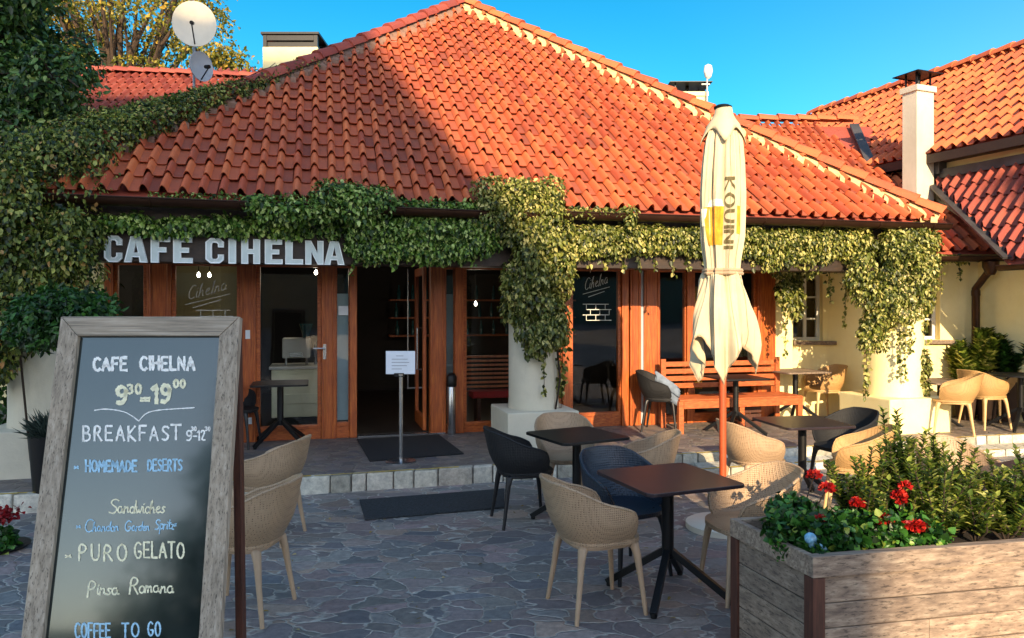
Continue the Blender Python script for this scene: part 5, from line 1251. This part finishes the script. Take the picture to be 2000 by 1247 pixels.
for (px, pt, Y, hh), ds in zip(spots, desc):
    p = P(px, pt, Y); base = Vector((p.x, p.y, PH-.07)); hh = max(.15, p.z-base.z+.02)
    shrub(base, hh, 11, 'green leafy planter shrub '+ds, M['olean'], 'leafy shrubs in the planter', .058, .16)
orn = thing('ceramic_ornament', 'small blue and white glazed ornament in the planter corner', 'ornament', PP(.07, .07, PH-.05))
c = P(1583, 1052, 3.47); mb = MB()
for (dx, dz_, r) in ((0, 0, .028), (.012, -.028, .022), (.04, -.04, .018), (.065, -.05, .012)): mb.lathe([(r*math.sin(math.pi*k/8)+.0005, -r*math.cos(math.pi*k/8)) for k in range(9)], c+Vector((dx, 0, dz_)), 14)
mb.build('body', M['bluewhite'], orn, smooth=True)
# potted shrubs far right
random.seed(41)
for (px, pt, pb, Y, label, sp) in ((1885, 672, 765, 11.0, 'broad potted shrub beside the downpipe of the side wing', .3), (1928, 645, 745, 10.9, 'tall potted shrub with light leaves between downpipe and round table', .28), (1970, 668, 745, 10.8, 'dark leaved potted shrub behind the round table at the right edge', .28)):
    p = P(px, pt, Y); b = P(px, pb, Y); shrub((p.x, Y, b.z), p.z-b.z, 13, label, M['olean'] if px < 1960 else M['bush'], 'potted shrubs on the right terrace', .17, sp, 'potted_shrub', (.16, PZ))
# red flowers bottom left
rf = thing('geranium_pot', 'deep red flowers in a pot at the left edge below the white pillar base', 'flower pot', (P(5, 1050, 5.6).x, 5.6, 0))
lv = Leaves(); c = P(5, 1050, 5.6); [lv.blob((c.x+U(-.12, .04), 5.6+U(-.1, .1), c.z-.05+U(-.06, .05)), (.09, .09, .06), 120, .05, .1, .9, .4) for i in range(7)]; lv.build('foliage', M['ger'], rf)
n = 260; pp = np.array((c.x-.02, 5.6, P(5, 1008, 5.6).z))+rng.normal(size=(n, 3))*np.array((.06, .06, .025)); leaf_mesh('flower_head', pp, rng.normal(size=(n, 3)), rng.normal(size=(n, 3)), np.full(n, .035), np.full(n, .03), plainred := leafmat('crimson_petal', [(0, '6e0710'), (1, 'b01420')]), rf)
mb = MB(); mb.lathe([(.14, 0), (.2, c.z-.08), (.22, c.z-.06), (.17, c.z-.06)], (c.x-.04, 5.6, 0), 20); mb.build('pot', M['black'], rf, smooth=True)

# ------------------------------------------------------------------ entrance things
q = G(783, 903, PZ); ss = thing('stand_sign', 'white paper notice on a slim chrome floor stand before the open door', 'sign stand', q)
mb = MB(); mb.lathe([(.165, 0), (.165, .012), (.15, .022), (.03, .035)], q, 32); mb.build('base', M['steel'], ss, smooth=True)
mb = MB(); mb.lathe([(.021, .03), (.021, .92), (.03, .93), (.03, .95)], q, 16); mb.build('post', M['steel'], ss, smooth=True)
zb, ztp = P(0, 731, q.y).z, P(0, 686, q.y).z; x0, x1 = P(754, 0, q.y).x, P(811, 0, q.y).x
mb = MB(); mb.box(x0, x1, q.y-.012, q.y-.002, zb, ztp); sp_ = mb.build('sign_panel', M['paper'], ss, bevel=.002)
mb = MB(); mb.box(x0+.09, x1-.12, q.y-.02, q.y+.012, zb-.03, zb+.012); mb.build('holder', M['black'], ss)
mb = MB()
for i, (a, b) in enumerate(((.35, .6), (.2, .75), (.2, .8), (.2, .72), (.2, .55))): z = ztp-.05-i*.035; mb.box(x0+(x1-x0)*a, x0+(x1-x0)*b, q.y-.0145, q.y-.0125, z-.004, z)
mb.build('print_lines', M['ink'], sp_)
q = G(882, 849, PZ); ab = thing('ash_bin', 'slim upright stainless steel ash bin right of the open door', 'ash bin', q)
mb = MB(); mb.lathe([(.05, 0), (.055, .01), (.055, .62), (.05, .63)], q, 20); mb.build('body', M['steel'], ab, smooth=True)
mb = MB(); mb.lathe([(.062, .631), (.068, .65), (.068, .76), (.04, .80), (.005, .81)], q, 20); mb.build('head', M['black'], ab, smooth=True)
mt1 = MB(); pts = [G(697, 860, PZ), G(857, 851, PZ), G(906, 888, PZ), G(722, 903, PZ)]; mt1.add([p+vert*.004 for p in (pts[3], pts[2], pts[1], pts[0])]+[p+vert*.016 for p in (pts[3], pts[2], pts[1], pts[0])], [(3, 2, 1, 0), (4, 5, 6, 7), (0, 1, 5, 4), (1, 2, 6, 5), (2, 3, 7, 6), (3, 0, 4, 7)])
tag(mt1.build('doormat', M['mat'], bevel=.003), 'large black doormat on the terrace at the open door', 'doormat')
mt2 = MB(); pts = [G(702, 980, 0), G(985, 958, 0), G(985, 994, 0), G(713, 1018, 0)]; mt2.add([p+vert*.004 for p in (pts[3], pts[2], pts[1], pts[0])]+[p+vert*.02 for p in (pts[3], pts[2], pts[1], pts[0])], [(3, 2, 1, 0), (4, 5, 6, 7), (0, 1, 5, 4), (1, 2, 6, 5), (2, 3, 7, 6), (3, 0, 4, 7)])
tag(mt2.build('doormat', M['mat2'], bevel=.003), 'long dark grey mat on the paving below the stone step', 'doormat')
# slatted bench against the front
be = thing('slatted_bench', 'orange-brown slatted wooden bench against the glazed front behind the parasol', 'bench', F(2.9, -.5, PZ))
s0, s1 = fs(1293, -.35), fs(1525, -.35)
mb = MB()
for k, z in enumerate((.62, .72, .82, .92)): mb.fbox(s0+.05, s1-.05, -.30, -.275, PZ+z-.08, PZ+z-.012)
mb.build('backrest', M['bench'], be, bevel=.004)
mb = MB()
for k in range(5): mb.fbox(s0+.01, s1-.01, -.86+k*.105, -.775+k*.105, PZ+.43, PZ+.455)
mb.build('seat', M['bench'], be, bevel=.004)
mb = MB(); mb.fbox(s0+.07, s1-.07, -.86, -.835, PZ+.33, PZ+.428); mb.build('apron', M['bench'], be, bevel=.003)
sm_ = (s0+s1)/2
for s_ in (s0, sm_-.035, s1-.07):
    mb = MB(); mb.fbox(s_, s_+.07, -.33, -.30-.001, PZ, PZ+.95); mb.build('leg', M['bench'], be, bevel=.003)
    mb = MB(); mb.fbox(s_, s_+.07, -.85, -.79, PZ, PZ+.43-.001); mb.build('leg', M['bench'], be, bevel=.003)
# brown box/crate things under bench
cbx = thing('wooden_crate', 'small brown wooden crate under the slatted bench', 'crate', F(fs(1455, -.6), -.6, PZ))
mb = MB(); a = fs(1440, -.6)
for z in (0, .1, .2): mb.fbox(a, a+.36, -.62, -.60, PZ+.01+z, PZ+.09+z); mb.fbox(a, a+.02, -.599, -.4, PZ+.01+z, PZ+.09+z); mb.fbox(a+.34, a+.36, -.599, -.4, PZ+.01+z, PZ+.09+z)
mb.build('slats', M['post'], cbx)

# ------------------------------------------------------------------ inside the cafe
ct = thing('display_counter', 'cream display counter seen through the glass door', 'counter', F(fs(590, 1.0), 1.0, FLR))
a, b = fs(530, 1.0), fs(690, 1.0)
mb = MB(); mb.fbox(a, b, 1.0, 1.6, FLR+.12, fz(560, 722, 1.0)); mb.fbox(a+.1, b, .98, 1.0, fz(560, 790, 1.0), fz(560, 770, 1.0)); mb.build('body', M['counter'], ct, bevel=.01)
mb = MB(); mb.fbox(a-.03, b, .96, 1.64, fz(560, 721.8, 1.0), fz(560, 716, 1.0)); mb.build('worktop', M['white'], ct, bevel=.006)
mb = MB(); mb.fbox(a+.05, b, 1.03, 1.6, FLR, FLR+.119); mb.build('plinth', M['black'], ct)
cm = thing('coffee_machine', 'white and steel coffee machine on the counter inside the glass door', 'coffee machine', F(fs(575, 1.3), 1.3, fz(560, 715, 1.3)))
zc0 = fz(560, 716, 1.0)+.002; a = fs(552, 1.3)
mb = MB(); mb.fbox(a, a+.38, 1.15, 1.45, zc0+.1, zc0+.38); mb.build('body', M['white'], cm, bevel=.02)
mb = MB(); [mb.tube([F(a+x, 1.2, zc0), F(a+x, 1.2, zc0+.1)], .02, 8) for x in (.05, .33)]; mb.fbox(a+.1, a+.28, 1.08, 1.149, zc0+.12, zc0+.18); [mb.tube([F(a+.45+k*.06, 1.25, zc0), F(a+.45+k*.06, 1.25, zc0+.32)], .022, 8) for k in range(3)]; mb.build('fittings', M['steel'], cm)
mb = MB(); mb.lathe([(.04, 0), (.09, .18), (.1, .2)], F(a+.32, 1.3, zc0+.38), 14); mb.build('hopper', M['bottle'], cm, smooth=True)
sf = thing('bottle_shelf', 'dark shelves of bottles on the back wall inside', 'shelf', F(.8, 4.8, 1)); mb = MB()
for z in (1.25, 1.6, 1.95): mb.fbox(-1.2, 2.6, 4.75, 5.15, z, z+.03)
mb.build('boards', M['wood'], sf)
bp = None
for z in (1.28, 1.63, 1.98):
    for k in range(13):
        s_ = -1.05+k*.27+U(-.05, .05)
        bl_ = 'bottle on the %s back shelf, %s' % ({1.28: 'lowest', 1.63: 'middle', 1.98: 'top'}[z], ['first', 'second', 'third', 'fourth', 'fifth', 'sixth', 'seventh', 'eighth', 'ninth', 'tenth', 'eleventh', 'twelfth', 'thirteenth'][k]+' from the entrance side')
        if bp is None:
            bp = thing('bottle', bl_, 'bottle', F(s_, 4.85, z+.002), 0, 'bottles on the back shelves'); mb = MB(); o = F(s_, 4.85, z+.002); mb.lathe([(.035, 0), (.037, .16), (.014, .22), (.014, .28)], o, 10); mb.build('body', M['bottle'], bp, smooth=True)
        else: c_ = copy_tree(bp); c_.location = F(s_, 4.85, z+.002); c_['label'] = bl_
ib = thing('indoor_bench', 'slatted indoor bench with red cushion behind the window beside the middle pillar', 'bench', F(fs(950, .8), .8, FLR))
a, b = fs(912, .8), fs(1090, .8); mb = MB()
for k in range(9): z = FLR+.42+k*.062; mb.fbox(a, b, .80, .82, z, z+.03)
mb.build('slats', M['wood'], ib); mb = MB(); mb.fbox(a+.02, b, .5, .79, FLR+.36, FLR+.46); mb.build('cushion', M['red'], ib, bevel=.02)
mb = MB(); [mb.fbox(s_, s_+.05, .55, .78, FLR, FLR+.359) for s_ in (a+.1, b-.2)]; mb.build('leg', M['post'], ib)
cu = thing('yellow_curtain', 'narrow yellow curtain inside the window behind the parasol', 'curtain', F(fs(1358, .2), .2, FLR)); mb = MB(); vs = []
for j in range(2):
    for i in range(25): vs.append(F(fs(1348, .2)+i*.008, .2+.02*math.sin(i*1.3), (fz(1350, 760, .2), fz(1350, 560, .2))[j]))
mb.add(vs, [(i, i+1, i+26, i+25) for i in range(24)]); o = mb.build('fabric', M['curtain'], cu, smooth=True)
def pendant(px, py, t, label, en=4):
    p = Vector(fp(px, py, t)); r = thing('pendant_lamp', label, 'lamp', p, 0, 'pendant lamps inside'); mb = MB(); mb.lathe([(.005, -.03), (.018, -.02), (.024, 0), (.018, .02), (.006, .045)], p, 12); mb.build('bulb', M['bulb'], r, smooth=True)
    mb = MB(); mb.tube([p+vert*.045, Vector((p.x, p.y, 2.86))], .006, 6); mb.build('cord', M['black'], r)
    ld = bpy.data.lights.new('bulb_light', 'POINT'); ld.energy = en; ld.color = (1, .82, .6); ld.shadow_soft_size = .05; lo_ = bpy.data.objects.new('bulb_light', ld); C.objects.link(lo_); lo_.parent = r; lo_.location = (0, 0, -.08)
pendant(388, 538, 2.0, 'left one of the close pair of lit bulbs behind the wide left window', .3); pendant(409, 538, 2.0, 'right one of the close pair of lit bulbs behind the wide left window', .3); pendant(617, 533, 1.4, 'single lit bulb at the top of the glass door'); pendant(929, 594, 2.2, 'lit bulb inside the window left of the middle pillar')

# ------------------------------------------------------------------ unseen behind the camera: blockers added to cast shade, tree and houses for reflections
ca, sa = math.cos(AZ), math.sin(AZ); te = math.tan(EL)
def SH(a, h, D): return Vector((a*ca+D*sa, a*sa-D*ca, h+te*D))
def shade_blocker(name, label, prof, D, depth, mat):
    root = thing(name, label, 'building', SH(prof[0][0], 0, D)*1)
    root.location.z = 0; mb = MB(); n = len(prof)
    f = [SH(a, h, D) for a, h in prof]; bk = [p+Vector((sa, -ca, 0))*depth for p in f]
    f[0].z = bk[0].z = 0; f[-1].z = bk[-1].z = 0
    mb.add(f+bk, [tuple(range(n)), tuple(range(2*n-1, n-1, -1))]+[(k, n+k, n+(k+1) % n, (k+1) % n) for k in range(n)])
    return mb.build('wall', mat, root)
shade_blocker('unseen_blocker', 'unseen tall blocker behind the camera, its outline shaped to shade the left side', [(-13, 0), (-13, 12.0), (-1.85, 12.0), (-1.17, 10.35), (.6, 6.1), (1.5, 5.0), (1.9, 4.2), (1.9, 2.3), (2.03, 2.0), (2.03, 0)], 36, .5, M['grey_stucco'])  # unseen slab, outlined to put the shade edge across roof and patio
shade_blocker('unseen_blocker', 'second unseen blocker behind the camera, added to shade the lower roof at the right edge', [(7.85, 0), (7.85, 6.2), (7.95, 7.5), (15, 7.7), (15, 0)], 36, .5, M['grey_stucco'])  # unseen slab added to keep sun off the lower right roof
cr = []; random.seed(12)
for i in range(120): a_ = U(0, 6.28); z_ = U(1.0, 11.5); r_ = U(0, 1)**.5*(6.2-.40*z_); cr.append((Vector((-7.6+math.cos(a_)*r_, -20+math.sin(a_)*r_*.7, z_)), (1.0, 1.0, .9), 200))
tree('lime_tree', 'broad tree across the street, seen only as a dark reflection in the chalkboard', (-7.6, -20, 0), 9, cr, .26, M['conifer'], .3, 6)
def unseen_row(label, x0, x1, h, mat):
    r = thing('unseen_terrace', label, 'building', ((x0+x1)/2, -48, 0)); mb = MB(); mb.box(x0, x1, -56, -48, 0, h); ym = -52
    mb.build('wall', mat, r); mb = MB(); mb.add([(x0-.3, -47.6, h), (x1+.3, -47.6, h), (x1+.3, ym, h+3), (x0-.3, ym, h+3), (x0-.3, -56.4, h), (x1+.3, -56.4, h)], [(0, 1, 2, 3), (3, 2, 5, 4), (0, 3, 4), (1, 5, 2)]); mb.build('roof', M['tile_old'], r)
unseen_row('unseen low row of houses added behind the camera on the left for dark window reflections', -60, -14, 2.6, M['grey_stucco']); unseen_row('unseen low row of houses added behind the camera on the right for dark window reflections', 6, 60, 5.5, M['grey_stucco'])  # unseen rows added so the window panes mirror something dark

n = 170; fx = rng.uniform(-3.6, 2.2, n); fy = rng.uniform(3.2, 7.2, n); ok = fy < 7.55+.28*fx; fx, fy = fx[ok], fy[ok]; n = len(fx)
T_ = rng.normal(size=(n, 3)); T_[:, 2] *= .15; N_ = rng.normal(size=(n, 3))*.25; N_[:, 2] += 1
tag(leaf_mesh('fallen_leaves', np.stack([fx, fy, np.full(n, .012)], 1), T_, N_, rng.uniform(.015, .04, n), rng.uniform(.008, .022, n), leafmat('dry_leaf', [(0, '5a4a2a'), (.5, '8f7a3e'), (1, 'b9a878')], .2), None), None, None, kind='stuff')
